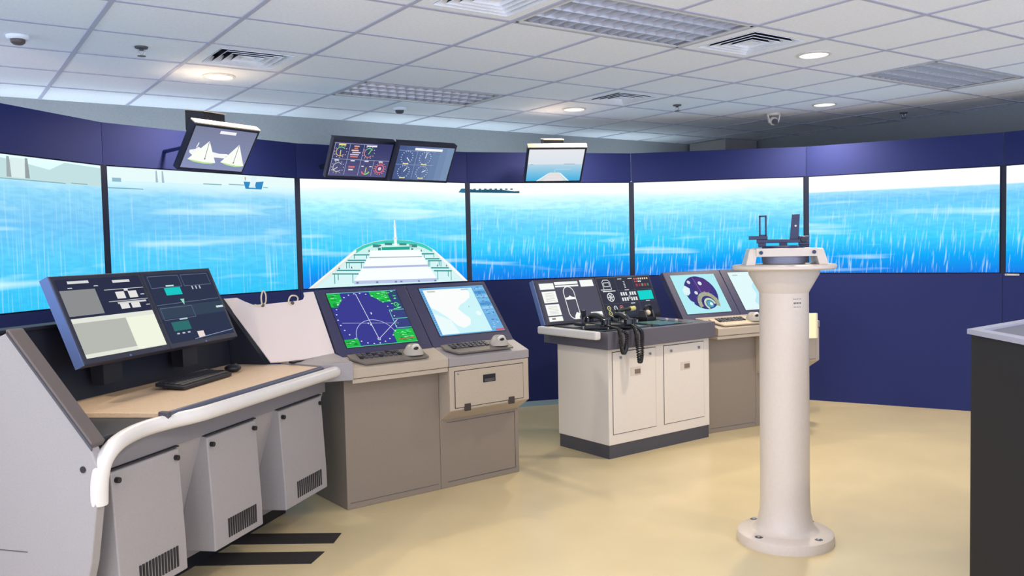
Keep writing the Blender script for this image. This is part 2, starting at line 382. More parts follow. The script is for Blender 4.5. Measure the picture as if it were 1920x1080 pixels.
DISPLAY_LABELS = {
    0: 'large wall display at the far left end of the screen wall, beyond the hazy towers',
    1: 'large wall display showing hazy grey towers on the coast, left of the blue ship',
    2: 'large wall display showing a small blue ship under the hanging monitor with white sails',
    3: 'large wall display showing the white bow deck of a ship',
    4: 'large wall display showing a long dark freighter on the horizon',
    5: 'large wall display of plain rainy sea behind the left side of the white pelorus pillar',
    6: 'large wall display of rainy sea with a flat horizon right of the pelorus pillar',
    7: 'large wall display of sea cut off by the right edge of the photo',
    8: 'large wall display at the far right end of the screen wall, past the dark counter'}
def build_displays():
    for k in range(len(J) - 1):
        (x0, y0), (x1, y1) = J[k], J[k + 1]
        h = math.degrees(math.atan2(y1 - y0, x1 - x0)); L = math.hypot(x1 - x0, y1 - y0)
        t = thing('wall_display', (x0, y0, ZB), h, DISPLAY_LABELS[k], 'wall display', 'large displays in the screen wall')
        e = .021; H = ZT - ZB
        MB().box(e, L - e, .0, .066, 0, H).build('cabinet', M_BEZEL, t)
        wd = L - 2 * e - .008; hh = H - .008
        sc = MB().add([(0, 0, 0), (wd, 0, 0), (wd, 0, hh), (0, 0, hh)], [(0, 1, 2, 3)]).build('screen', sea_material(k, k * 1.6, k <= 2, .62 if k > 3 else .42), t)
        sc.location = (e + .004, -.0008, .004)
        f = lambda s_, u_, n_: (e + .004 + s_, -.0012 - n_, .004 + u_)
        G = Gfx(wd, hh, f)
        if k == 1:
            G.poly([(0, .86), (.30, .86), (.5, .845), (.9, .845), (1, .85), (1, .98), (.8, .99), (.72, .93), (.55, .97), (.4, .99), (.2, .99), (0, .98)], (196, 226, 228))
            G.poly([(.36, .87), (.45, .93), (.36, .97), (.2, .93), (.0, .95), (0, .87)], (180, 218, 222), 2)
            for (a, c) in ((.515, 160), (.60, 150)): G.poly([(a, .86), (a + .022, .86), (a + .014, .99), (a + .002, .99)], (c, c + 12, c + 16), 3)
            G.rect(.535, .86, .60, .985, (222, 240, 240), 2); G.rect(.42, .845, .8, .852, (140, 180, 190), 3)
            G.rect(.25, .867, .31, .875, (130, 170, 180), 3); G.rect(.83, .852, .92, .858, (130, 175, 185), 3)
        elif k == 2:
            G.poly([(0, .90), (.4, .905), (.75, .915), (1, .915), (1, 1), (0, 1)], (232, 252, 252))
            for a in (.22, .25): G.poly([(a, .90), (a + .012, .90), (a + .007, .99), (a + .001, .99)], (168, 190, 206), 2)
            G.rect(.02, .89, .06, .92, (150, 190, 204), 2)
            for (a, b, y) in ((.0, .16, .84), (.46, .56, .905), (.60, .70, .912), (.8, .83, .90)): G.rect(a, y, b, y + .007, (120, 170, 184), 2)
            G.poly([(.685, .945), (.695, .885), (.79, .885), (.805, .955), (.75, .945)], (52, 140, 200), 3)
            G.poly([(.715, .90), (.735, .995), (.765, .995), (.75, .90)], (224, 246, 250), 4)
            G.rect(.715, .895, .755, .91, (198, 230, 240), 4); G.rect(.693, .955, .697, .985, (200, 90, 90), 4)
        elif k == 3:
            def cv(cx, cy):
                x = 560 + cx / 5.647; y = 390 + cy / 5.647; s_ = (x - 560) / 318; return (s_, max(0.0, (545 - 20 * s_ - y) / (208 - 28 * s_)))
            def P(pts, col, l): G.poly([cv(*p) for p in pts], col, l)
            WH = (250, 255, 255); GR = (44, 176, 166); DK = (70, 140, 142)
            P([(50, 885), (300, 650), (530, 450), (620, 400), (740, 362), (860, 345), (1000, 343), (1150, 352), (1290, 385), (1400, 440), (1600, 590), (1800, 775), (1800, 830), (50, 890)], (226, 238, 232), 1)
            P([(130, 880), (330, 690), (545, 490), (1385, 468), (1580, 610), (1735, 800), (130, 880)], (214, 246, 248), 2)
            P([(540, 452), (620, 405), (740, 368), (860, 350), (1000, 346), (1150, 355), (1290, 388), (1385, 440), (1385, 468), (1290, 425), (1190, 395), (1100, 385), (860, 385), (720, 400), (620, 440), (540, 492)], (70, 206, 190), 3)
            P([(545, 492), (620, 440), (720, 402), (860, 386), (1100, 386), (1200, 400), (1290, 428), (1380, 468)], (206, 244, 238), 4)
            for (a, b, c, d) in ((720, 395, 810, 425), (1120, 390, 1210, 420), (775, 430, 805, 460), (1140, 430, 1165, 455), (850, 375, 930, 400), (1010, 378, 1090, 400)): P([(a, b), (c, b), (c, d), (a, d)], DK, 5)
            P([(815, 422), (1125, 408), (1125, 445), (815, 455)], (48, 168, 150), 6)
            P([(790, 415), (1150, 402), (1150, 412), (790, 424)], (210, 248, 240), 6)
            P([(690, 460), (1250, 445), (1262, 512), (680, 530)], WH, 6); P([(680, 530), (1262, 512), (1262, 522), (680, 541)], (160, 178, 190), 7)
            P([(660, 540), (1280, 520), (1330, 605), (610, 640)], WH, 7); P([(610, 630), (1330, 600), (1330, 620), (610, 652)], (176, 190, 226), 8)
            P([(600, 650), (1340, 620), (1430, 745), (510, 790)], WH, 8); P([(510, 785), (1430, 742), (1430, 775), (510, 822)], (186, 200, 236), 9)
            for x in (545, 755, 960, 1020, 1220, 1410): P([(x - 12, 795 - (x - 545) * .04), (x + 12, 795 - (x - 545) * .04), (x + 12, 815 - (x - 545) * .045), (x - 12, 815 - (x - 545) * .045)], (120, 136, 168), 10)
            for (xa, xb, y) in ((515, 680, 508), (450, 640, 567), (430, 625, 590), (335, 580, 675), (290, 560, 713), (1260, 1405, 488), (1300, 1465, 540), (1330, 1490, 560), (1365, 1575, 634), (1395, 1610, 664)):
                P([(xa, y - 7), (xb, y - 10), (xb, y + 4), (xa, y + 7)], (60, 150, 148), 9)
            for (x, ya, yb) in ((520, 510, 550), (650, 505, 545), (437, 590, 655), (465, 590, 650), (592, 590, 650), (312, 715, 820), (348, 715, 780), (498, 715, 810), (1288, 488, 530), (1400, 486, 525), (1335, 560, 625), (1350, 560, 620), (1460, 560, 610), (1482, 560, 620), (1440, 664, 760), (1565, 664, 720), (1600, 664, 760)):
                P([(x - 4, ya), (x + 4, ya), (x + 4, yb), (x - 4, yb)], (84, 160, 160), 9)
            for (x, y) in ((360, 650), (490, 640), (678, 460), (1255, 450), (1440, 605), (1548, 605)): P([(x - 9, y + 12), (x + 9, y + 12), (x, y - 14)], (60, 100, 110), 10)
            P([(50, 885), (70, 885), (545, 470), (540, 455)], (255, 252, 250), 9); P([(1400, 440), (1395, 455), (1760, 800), (1800, 800), (1800, 775)], (255, 252, 250), 9)
            P([(950, 405), (985, 405), (968, 135), (956, 135)], (250, 252, 250), 11); P([(940, 320), (988, 320), (986, 334), (942, 334)], (220, 232, 228), 12); P([(944, 195), (980, 195), (978, 206), (946, 206)], (220, 232, 228), 12)
            G.poly([(.955, .905), (1, .90), (1, .945), (.975, .945)], (50, 120, 150), 5)
        elif k == 4:
            G.poly([(0, .905), (.30, .895), (.30, .918), (.27, .915), (.2, .93), (.1, .935), (.04, .93), (0, .94)], (40, 90, 118), 2)
            for i in range(8): G.rect(.02 + i * .032, .93, .035 + i * .032, .945, (60, 110, 136), 3)
        if G.v: G.build('ship_picture' if k in (2, 3, 4) else 'coast_picture', t)
build_displays()

# light strip standing behind the screen wall (washes the strip of ceiling and bulkhead there)
def build_strip_lights():
    for k, (u0, u1) in enumerate(((-3.0, 1.4), (2.0, 5.6), (6.2, 8.4))):
        a = Vector(g2w(u0, 5.62, 2.16)); b = Vector(g2w(u1, 5.62, 2.16)); L = (b - a).length
        t = thing('strip_light', a, GYAW, ('cool light strip behind the screen wall above the hanging sails monitor', 'cool light strip behind the screen wall above the gauge monitors', 'cool light strip behind the screen wall above the plain rainy sea')[k], 'light strip', 'light strips behind the screen wall')
        MB().box(0, L, -.03, .03, -.05, 0).build('channel', M_WHITE, t)
        MB().box(.01, L - .01, -.02, .02, 0, .006).build('diffuser', emis('strip_lens', (216, 236, 240), 18.0), t)
        for x in (.1, L - .1): MB().cyl((x, .0, -.05), (x, .19, -.05), .012).build('wall_arm', M_STEEL, t)
build_strip_lights()

# ------------------------------------------------------------------ ceiling fittings
def build_downlights():
    vis = [((-.5, 3.5), 'round lit downlight in the ceiling beside the left square air vent'), ((4.5, 3.5), 'round lit downlight above the hanging monitor that shows a bow'),
           ((4.5, -.5), 'round lit downlight nearest the long louvred troffer and its right vent'), ((7.5, 1.5), 'round lit downlight nearest the white ceiling camera')]
    ext = [(-.5, -3.5), (-4.5, -.5), (-4.5, -4.5), (3.5, -5.5), (8.5, -4.5), (-4.5, 2.5)]
    where = ['above the picture, over the floor between camera and left console', 'left of the picture, over the near end of the left console', 'behind the camera on the left', 'above the picture, over the pelorus pillar side', 'right of the picture, past the dark counter', 'left of the picture, over the left end of the screen wall']
    for i, (p, lab) in enumerate(vis + [(e, 'round lit downlight ' + w_) for e, w_ in zip(ext, where)]):
        t = thing('downlight', g2w(p[0], p[1], CEIL), GYAW, lab, 'downlight', 'round downlights')
        MB().lathe([(.105, 0), (.105, -.006), (.088, -.010), (.086, -.006), (.086, -.001)], 40).build('ring', M_WHITE, t, smooth=True)
        MB().lathe([(.087, -.003), (.086, -.005), (.001, -.0065)], 40).build('lens', M_LENS, t)
        ld = bpy.data.lights.new('downlight_lamp', 'AREA'); ld.shape = 'DISK'; ld.size = .17; ld.energy = DOWNLIGHT_W; ld.color = (1.0, .86, .66); ld.spread = R(150)
        lo = bpy.data.objects.new('lamp', ld); COL.objects.link(lo); lo.parent = t; lo.location = (0, 0, -.012)
build_downlights()

def build_troffers():
    labs = ['long louvred troffer nearest the camera at the top of the picture', 'louvred troffer above the two gauge monitors', 'louvred troffer at the right edge of the ceiling']
    for (i, j), lab in zip(((1, -1), (1, 3), (6, -1)), labs):
        t = thing('louvre_troffer', g2w(i, j, CEIL), GYAW, lab, 'ceiling light', 'unlit louvred troffers')
        a, b = 2 * T, T; e = .014
        MB().box(e, a - e, e, b - e, .115, .125).box(e, e + .006, e, b - e, 0, .12).box(a - e - .006, a - e, e, b - e, 0, .12).box(e, a - e, e, e + .006, 0, .12).box(e, a - e, b - e - .006, b - e, 0, .12).build('housing', M_ALU, t)
        fr = MB()
        for (x0, x1, y0, y1) in ((e, a - e, e, e + .018), (e, a - e, b - e - .018, b - e), (e, e + .018, e, b - e), (a - e - .018, a - e, e, b - e)): fr.box(x0, x1, y0, y1, -.004, .004)
        fr.build('frame', M_WHITE, t)
        for n in range(1, 4):
            y = e + (b - 2 * e) * n / 4; MB().prism_u([(y - .004, 0), (y + .004, 0), (y + .016, .055), (y - .016, .055)], e + .006, a - e - .006).build('lamp_louvre', M_ALU, t)
        for n in range(1, 15):
            x = e + (a - 2 * e) * n / 15
            MB(lambda p, q, r_: (q, p, r_)).prism_u([(x - .003, 0.001), (x + .003, 0.001), (x + .013, .052), (x - .013, .052)], e + .006, b - e - .006).build('cross_blade', M_ALU, t)
        for n in range(4):
            y = e + (b - 2 * e) * (n + .5) / 4; MB().cyl((.04, y, .095), (a - .04, y, .095), .013).build('tube_lamp', M_WHITE, t, smooth=True)
build_troffers()

def build_vents():
    labs = ['square air vent in the ceiling beside the left downlight', 'square air vent cut off by the top edge of the picture', 'square air vent at the right end of the near troffer', 'small far square air vent right of the middle downlight']
    for (i, j), lab in zip(((-1, 2), (0, -1), (3, -1), (4, 2)), labs):
        t = thing('air_vent', g2w(i + .5, j + .5, CEIL), GYAW, lab, 'air vent', 'square ceiling air vents')
        h = T / 2 - .014
        MB().box(-h, h, -h, h, .06, .07).box(-h, -.214, -h, h, .003, .06).box(.214, h, -h, h, .003, .06).box(-.214, .214, -h, -.214, .003, .06).box(-.214, .214, .214, h, .003, .06).build('plenum_box', M_BLACK, t)
        def frame(r0, r1, z0, z1, zz0=None):
            m = MB(); zz0 = z0 if zz0 is None else zz0
            o = [(-r1, -r1, z0), (r1, -r1, z0), (r1, r1, z0), (-r1, r1, z0)]; n_ = [(-r0, -r0, z1), (r0, -r0, z1), (r0, r0, z1), (-r0, r0, z1)]
            o2 = [(p[0], p[1], p[2] + .004) for p in o]; n2 = [(p[0], p[1], p[2] + .004) for p in n_]
            m.add(o + n_ + o2 + n2, [q for k in range(4) for q in ((k, (k + 1) % 4, 4 + (k + 1) % 4, 4 + k), (8 + k, 12 + k, 12 + (k + 1) % 4, 8 + (k + 1) % 4), (k, 8 + k, 8 + (k + 1) % 4, (k + 1) % 4), (4 + k, 4 + (k + 1) % 4, 12 + (k + 1) % 4, 12 + k))])
            return m
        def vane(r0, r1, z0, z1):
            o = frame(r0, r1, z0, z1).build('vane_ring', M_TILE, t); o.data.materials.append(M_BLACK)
            for k in range(4): o.data.polygons[4 * k + 1].material_index = 1  # upper vane faces coloured black: painted shade for the gaps between vanes
        frame(.215, h, 0.0, -.002).build('face_plate', M_TILE, t)
        for n in range(4):
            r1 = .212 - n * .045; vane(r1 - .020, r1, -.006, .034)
        MB().box(-.032, .032, -.032, .032, -.002, .004).build('centre_plate', M_TILE, t)
build_vents()

def build_ceiling_small():
    for (p, lab) in (((-1.5, 2.48), 'chrome sprinkler head in the ceiling left of the left vent'), ((5.6, 2.55), 'chrome sprinkler head right of the small far vent'), ((9.39, 1.42), 'chrome sprinkler head at the dark right side of the ceiling')):
        t = thing('sprinkler_head', g2w(p[0], p[1], CEIL), 20, lab, 'sprinkler', 'ceiling sprinkler heads')
        MB().lathe([(.036, 0), (.034, -.008), (.012, -.014), (.012, -.02)], 20).build('cover_plate', M_CHAR, t, smooth=True)
        MB().tube([(-.014, 0, -.012), (-.016, 0, -.03), (0, 0, -.05)], .004, 8).tube([(.014, 0, -.012), (.016, 0, -.03), (0, 0, -.05)], .004, 8).build('frame_arm', M_STEEL, t)
        MB().lathe([(.022, -.052), (.024, -.05), (.004, -.047)], 16).build('deflector', M_BLACK, t)
    for (p, lab) in (((-2.5, 2.55), 'round smoke detector at the left edge of the ceiling'), ((2.25, 4.55), 'round smoke detector in front of the far louvred troffer')):
        t = thing('smoke_detector', g2w(p[0], p[1], CEIL), 0, lab, 'smoke detector', 'ceiling smoke detectors')
        MB().lathe([(.055, 0), (.055, -.012), (.046, -.02)], 24).build('base', M_TILE, t, smooth=True)
        MB().lathe([(.036, -.018), (.034, -.036), (.022, -.046), (.002, -.048)], 24).build('sensor', M_CHAR if p[0] > 0 else M_TRIM, t, smooth=True)
    t = thing('ceiling_camera', g2w(7.57, 2.45, CEIL), 0, 'white ceiling camera with a dark lens on two side arms', 'camera')
    MB().lathe([(.06, 0), (.06, -.012), (.05, -.02)], 24).build('base', M_WHITE, t, smooth=True)
    for s_ in (-1, 1):
        MB().prism_v([(s_ * .062, -.012), (s_ * .05, -.012), (s_ * .03, -.085), (s_ * .042, -.09)], -.02, .02).build('side_arm', M_WHITE, t, bevel=.004)
    MB().sphere((0, 0, -.068), .04, 20, 12).build('ball_housing', M_WHITE, t, smooth=True)
    MB().cyl((0, -.02, -.075), (0, -.052, -.082), .026, 20).build('lens', M_BLACK, t, smooth=True)
    # duct box hanging at the far corner above the screen wall
    t = thing('duct_box', g2w(9.75, 5.35, 2.2), GYAW, 'pale grey duct box above the screen wall at the far corner', 'duct')
    MB().box(-.27, .27, -.25, .3, 0, .446).build('casing', M_WHITEG, t, bevel=.006)
    MB().box(-.275, .275, -.255, .3, -.012, 0).build('bottom_flange', M_BULK, t)
build_ceiling_small()

# ------------------------------------------------------------------ monitors
def monitor_body(t, w, L, tl, th=.045, bz=.016, side=None):
    f = tilt(0, 0, 0, tl)
    MB(f).box(0, w, 0, L, -th, 0).build('shell', M_MON, t, bevel=.004)
    return f
def gauge(G, cx, cy, r, ca, cb, L=2):
    G.ring(cx, cy, r, .02, ca, L, 40, 140); G.ring(cx, cy, r, .02, cb, L, 140, 320); G.ticks(cx, cy, r * 1.35, 12, .012, (226, 226, 216), L)
NV = (52, 58, 92)
def pic_u1(G):
    G.vgrad(0, 0, 1, 1, (140, 150, 190), (124, 130, 158)); G.rect(.40, .88, .66, .95, (244, 244, 250), 2)
    G.poly([(.04, .43), (.05, .37), (.12, .30), (.60, .30), (.66, .30), (.63, .34), (.67, .38), (.64, .41), (.52, .40), (.22, .47), (.16, .52), (.12, .46)], (248, 250, 250), 2)
    G.poly([(.06, .21), (.16, .16), (.33, .13), (.45, .14), (.51, .17), (.29, .68)], (252, 255, 248), 3); G.poly([(.585, .20), (.70, .14), (.85, .11), (.94, .12), (.99, .15), (.78, .67)], (252, 255, 248), 3)
    G.poly([(.06, .21), (.16, .16), (.33, .13), (.45, .14), (.51, .17), (.33, .165), (.16, .195)], (190, 230, 150), 4); G.poly([(.585, .20), (.70, .14), (.85, .11), (.94, .12), (.99, .15), (.85, .145), (.70, .175)], (190, 230, 150), 4)
    G.line(.29, .66, .32, .25, .014, (110, 116, 130), 5); G.line(.78, .65, .80, .21, .014, (110, 116, 130), 5); G.disc(.32, .25, .018, (80, 84, 100), 5); G.disc(.80, .21, .018, (80, 84, 100), 5); G.line(.13, .50, .14, .62, .025, (244, 246, 250), 3)
def pic_u2a(G):
    G.vgrad(0, 0, 1, 1, (92, 92, 136), (56, 60, 104))
    for x in (.0, .25, .49, .72): G.line(x + .01, .04, x + .01, .96 if x < .6 else .5, .012, (170, 178, 206), 2)
    G.line(0, .5, 1, .5, .012, (170, 178, 206), 2); G.line(0, .96, .72, .96, .012, (190, 190, 220), 2)
    for (cx, cy, ca, cb) in ((.125, .72, (120, 220, 120), (230, 190, 130)), (.60, .72, (110, 220, 130), (230, 150, 150)), (.13, .26, (200, 200, 190), (210, 205, 190))): gauge(G, cx, cy, .13, ca, cb)
    G.line(.13, .6, .12, .76, .022, (230, 220, 90), 3); G.line(.60, .68, .64, .82, .022, (120, 230, 130), 3); G.line(.13, .26, .06, .16, .02, (230, 230, 220), 3)
    G.rect(.07, .90, .19, .945, (236, 226, 120), 3); G.rect(.54, .90, .72, .94, (240, 240, 240), 3)
    for i, (a, b, c) in enumerate(((.33, .42, (236, 190, 150)), (.34, .40, (226, 120, 90)), (.30, .42, (240, 200, 170)), (.32, .46, (226, 200, 210)), (.29, .44, (200, 200, 220)), (.30, .43, (236, 130, 110)))): G.rect(a, .88 - i * .062, b, .915 - i * .062, c, 3)
    G.rect(.31, .26, .42, .31, (206, 120, 120), 3); G.rect(.32, .18, .40, .22, (220, 220, 226), 3)
    G.ring(.62, .2, .12, .035, (240, 120, 120), 3, 200, 260); G.ring(.62, .2, .12, .035, (140, 226, 130), 3, 260, 340); G.line(.62, .12, .62, .28, .02, (236, 226, 120), 4); G.rect(.53, .30, .57, .33, (230, 230, 230), 3); G.rect(.67, .30, .71, .33, (230, 230, 230), 3)
    G.ring(.86, .26, .12, .03, (236, 110, 120), 3); G.ticks(.86, .26, .17, 14, .016, (240, 150, 150), 3); G.disc(.86, .26, .05, (250, 200, 200), 3)
    for x in (.09, .36, .60, .85): G.rect(x - .035, .45, x + .035, .485, (226, 226, 232), 3)
def pic_u2b(G):
    for i in range(8): G.rect(i / 8, 0, (i + 1) / 8, 1, (74 + 7 * i, 92 + 8 * i, 140 + 6 * i), 0)
    G.rect(.28, .88, .78, .95, (250, 250, 252), 2)
    for (cx, cy, a) in ((.17, .66, -40), (.50, .66, 80), (.17, .24, 48), (.50, .24, 22)):
        G.ticks(cx, cy, .18, 16, .014, (216, 224, 236), 2); G.line(cx, cy, cx + .07 * cos(R(a)), cy + .16 * sin(R(a)), .022, (236, 240, 246), 3); G.rect(cx - .05, cy - .20, cx + .05, cy - .17, (240, 226, 150), 3)
    G.line(0, .45, .66, .45, .012, (150, 168, 206), 2); G.line(.335, .04, .335, .86, .012, (150, 168, 206), 2); G.line(0, .86, .66, .86, .012, (150, 168, 206), 2)
def pic_u3(G):
    G.vgrad(0, .53, 1, 1, (220, 228, 238), (232, 234, 238), 8); G.vgrad(0, 0, 1, .53, (70, 176, 226), (186, 214, 230), 12)
    G.rect(.66, .535, .86, .55, (140, 170, 176), 2); G.rect(.04, .52, .10, .535, (120, 150, 170), 2); G.rect(.52, .36, .8, .385, (176, 214, 232), 2)
    G.poly([(.19, 0), (.40, .24), (.44, .28), (.58, .28), (.62, .24), (.80, 0)], (206, 226, 230), 2); G.poly([(.19, 0), (.215, 0), (.43, .25), (.40, .25)], (246, 250, 250), 3); G.poly([(.80, 0), (.775, 0), (.60, .25), (.62, .26)], (246, 250, 250), 3)
    for (y0, y1, a, b) in ((.20, .26, .115, .10), (.11, .18, .15, .125), (0.0, .09, .19, .16)): G.poly([(.505 - a, y0), (.505 + a, y0), (.505 + b, y1), (.505 - b, y1)], (236, 226, 226), 4)
    G.line(.51, .27, .51, .36, .012, (190, 240, 236), 4); G.rect(.45, .27, .56, .29, (140, 210, 200), 4)

def hanging_monitor(name, bl, h, tl, L, w, lab, pic, bracket):
    t = thing('hanging_monitor', bl, h, lab, 'monitor', 'monitors hanging from the screen wall')
    f = monitor_body(t, w, L, tl)
    MB(f).box(0, w, L - .001, L + .008, -.05, .003).build('top_edge', M_BRASSY if bracket else M_MON, t, bevel=.003)
    bz = .017
    g = lambda s_, u_, n_: f(bz + s_, bz * 1.2 + u_, .001 + n_)
    G = Gfx(w - 2 * bz, L - 2.2 * bz, g); pic(G); G.build('screen', t)
    MB(f).box(w / 2 - .05, w / 2 + .05, L * .4, L * .75, -.065, -.045).build('mount_plate', M_BLACK, t)
    c = Vector(f(w / 2, L * .6, -.06)); return t, c
def build_hanging():
    specs = [((-2.09, 5.39, 2.014), 58.2, -35, .334, .52, 'tilted hanging monitor showing two white sail shapes', pic_u1, True, .24),
             ((-1.352, 6.28, 2.016), 37.9, -31.4, .31, .512, 'hanging monitor with coloured round gauges, left one of the pair', pic_u2a, False, .3),
             ((-.905, 6.44, 1.992), 38.1, -30, .312, .52, 'hanging monitor with four pale dials, right one of the gauge pair', pic_u2b, False, .3),
             ((.121, 7.48, 2.034), 7.6, -45, .384, .51, 'hanging monitor showing sea and a small white bow', pic_u3, True, .3)]
    for (bl, h, tl, L, w, lab, pic, br, back) in specs:
        t, c = hanging_monitor('m', bl, h, tl, L, w, lab, pic, br)
        z1 = 2.365 - bl[2]
        # distance back to the screen wall along +y of the monitor
        a = Vector((bl[0], bl[1])); d = Vector((-sin(R(h)), cos(R(h)))); o = a + Vector((cos(R(h)), sin(R(h)))) * (w / 2)
        dist = 1.2
        for k in range(len(J) - 1):
            p = Vector(J[k]); q = Vector(J[k + 1]); e = q - p; den = d.x * e.y - d.y * e.x
            if abs(den) < 1e-6: continue
            tt = ((p.x - o.x) * e.y - (p.y - o.y) * e.x) / den; uu = ((p.x - o.x) * d.y - (p.y - o.y) * d.x) / den
            if tt > 0 and 0 <= uu <= 1: dist = min(dist, tt)
        x = w / 2
        if br:
            z0 = 2.338 - bl[2]
            yb = min(dist - .02, c.y + .19)
            MB().prism_u([(c.y + .01, c.z - .02), (c.y + .01, z0 + .05), (yb, z0 + .08), (yb, z0 - .05)], x - .085, x + .085).build('bracket_box', M_BLACK, t, bevel=.003)
            MB().prism_u([(c.y + .0, z0 + .051), (c.y + .0, z0 + .057), (yb + .005, z0 + .087), (yb + .005, z0 + .081)], x - .088, x + .088).build('bracket_cover', M_BRASSY, t)
            MB().cyl((x, c.y + .1, c.z), (x, dist - .003, c.z - .03), .014, 12).build('wall_arm', M_NAVY, t)
        else:
            MB().cyl((x, c.y, c.z), (x, dist - .003, c.z - .05), .016, 12).build('wall_arm', M_BEZEL, t)
build_hanging()

# ------------------------------------------------------------------ console with curved handrail (left)
def door_panel(parent, u0, u1, z0, z1, v, m, name='door'):
    d = MB().box(u0, u1, v - .005, v, z0, z1).build(name, m, parent, bevel=.0015)
    s = MB(); e = .004
    for (a, b, c, dd) in ((u0 - e, u1 + e, z1, z1 + e), (u0 - e, u1 + e, z0 - e, z0), (u0 - e, u0, z0, z1), (u1, u1 + e, z0, z1)): s.box(a, b, v - .0012, v, c, dd)
    s.build('seam', M_BLACK, d); return d

C1O = (-1.51, 3.0); C1H = 74.3
C2O = (-.967, 4.813); C2H = 37.3
def loc(O, h, u, v, z=0):
    c, s = cos(R(h)), sin(R(h)); return Vector((O[0] + c * u - s * v, O[1] + s * u + c * v, z))
def to(O, h, p):
    c, s = cos(R(h)), sin(R(h)); dx = p[0] - O[0]; dy = p[1] - O[1]; return (c * dx + s * dy, -s * dx + c * dy, p[2])
def build_c1():
    t = thing('wing_console', (C1O[0], C1O[1], 0), C1H, 'large pale console in the left foreground with a curved white handrail', 'console')
    ch = MB().prism_u([(0, .805), (.35, 1.216), (.40, 1.196), (.74, 1.19), (.80, .92), (.80, 0), (.13, 0), (.02, .385), (-.025, .66), (-.028, .74)], 0, .045).build('end_panel', M_WHITEG, t, bevel=.006)
    MB().cyl((-.003, .035, .73), (.002, .035, .73), .012, 16).build('screw', M_BLACK, ch)
    MB().box(-.0012, .0, .30, .7, .408, .412).build('seam', M_TRIM, ch)
    MB().prism_u([(.0, .806), (.345, 1.212), (.345, 1.232), (.33, 1.228), (-.012, .826)], -.004, .062).build('cheek_trim', M_TRIM, t, bevel=.004)
    MB().prism_u([(-.012, .80), (.338, 1.212), (.338, 1.222), (-.014, .812)], -.009, -.004).build('trim_edge', M_CHAR, t)
    MB().prism_u([(.02, .80), (.345, 1.205), (.70, 1.19), (.72, .80)], .045, .058).build('recess_side', M_DKNAVY, t)
    MB().prism_u([(.33, .80), (.386, .872), (.66, 1.225), (.76, 1.21), (.78, .80)], 1.75, 1.79).build('recess_side', M_DKNAVY, t)
    MB().prism_u([(.60, .84), (.66, .84), (.74, 1.19), (.64, 1.19)], .058, 1.75).build('recess_back', M_DKNAVY, t)
    MB().box(.058, 1.75, .62, .72, 1.185, 1.20).build('top_rim', M_DKNAVY, t, bevel=.004)
    MB().prism_u([(.73, 1.19), (.62, .1), (.80, .1), (.80, .92)], .07, 1.79).build('back_panel', M_CHAR, t)
    MB().prism_z([(.425, .012), (1.70, .012), (1.79, .32), (1.75, .40), (1.75, .66), (.36, .66), (.36, .40)], .825, .852).build('worktop', M_WORK, t, bevel=.003)
    MB().prism_z([(.045, .015), (.43, .02), (.37, .42), (.058, .46), (.058, .3)], .80, .832).build('worktop_infill', mat('infill_charcoal', (42, 42, 49), .6), t, bevel=.003)
    MB().tube([(.42, .004, .84), (1.70, .004, .84)], .017, 12, 1).build('edge_nosing', M_MONS if False else mat('blue_grey_nosing', (74, 78, 100), .4), t, smooth=True)
    MB().box(.4, .425, -.016, .03, .82, .86).build('nosing_cap', M_CHAR, t, bevel=.004)
    MB().prism_u([(.03, .70), (.03, .822), (.5, .822), (.5, .70)], .045, 1.79).build('fascia', mat('fascia_grey', (120, 116, 122), .5), t, bevel=.003)
    MB().prism_u([(.045, .70), (.24, .09), (.57, .09), (.57, .70)], .045, 1.79).build('lower_body', M_WHITEG, t, bevel=.004)
    MB().box(.08, 1.78, .30, .70, 0, .09).build('toe_kick', M_BLACK, t)
    rail = MB().tube([(.03, .0, .60), (.025, -.012, .69), (.04, -.02, .755), (.10, -.015, .795), (.20, .008, .808), (.32, .022, .812), (.44, .0, .815), (.56, -.04, .818), (.70, -.052, .82), (1.0, -.054, .82), (1.4, -.054, .82), (1.68, -.054, .82), (1.76, -.05, .82), (1.795, -.02, .82), (1.80, .03, .815)], .031, 16, 6).build('handrail', M_WHITE, t, smooth=True)
    for u in (.47, 1.1, 1.55): MB().cyl((u, .05, .79), (u, -.03, .81), .012, 10).build('rail_post', M_CHAR, rail)
    for (u0, u1) in ((.115, .505), (.695, 1.075), (1.285, 1.72)):
        p = MB().prism_u([(.052, .70), (.02, .685), (.0, .30), (-.002, .185), (.21, .175)], u0, u1).build('vent_panel', M_WHITEG, t, bevel=.005)
        n = 13; sl = MB(lambda a, b, c: (a, b, c))
        for i in range(n):
            u = u0 + (u1 - u0) * (.28 + .56 * i / (n - 1)); sl.box(u - .005, u + .005, -.004, .002, .215, .30)
        sl.build('vent_slots', M_BLACK, p)
        for u in (u0 + .025, u1 - .025): MB().cyl((u, .002, .655), (u, .025, .655), .011, 14).build('screw', M_BLACK, p)
        MB().box(u0 - .004, u1 + .004, .02, .04, .694, .699).build('seam', M_BLACK, p)
    # corner block joining to the next console
    A = (1.80, .31); B = to(C2O, C2H, (0, 0, 0))
    p2 = to(C1O, C1H, loc(C2O, C2H, -.004, .16)); p3 = to(C1O, C1H, loc(C2O, C2H, -.004, -.135))
    top = [(1.795, .31, .862), (p2[0], p2[1], .905), (p3[0], p3[1], .868), (1.705, .01, .862)]
    bot = [(a, b, .765) for (a, b, c) in top]
    MB().hexa(bot, top).build('corner_block', M_GREYT, t, bevel=.005)
    MB().prism_z([(1.75, .20), (1.76, .235), (1.90, .20), (1.96, .13)], .8615, .872).build('cable_slot', M_BLACK, t)
    return t
build_c1()

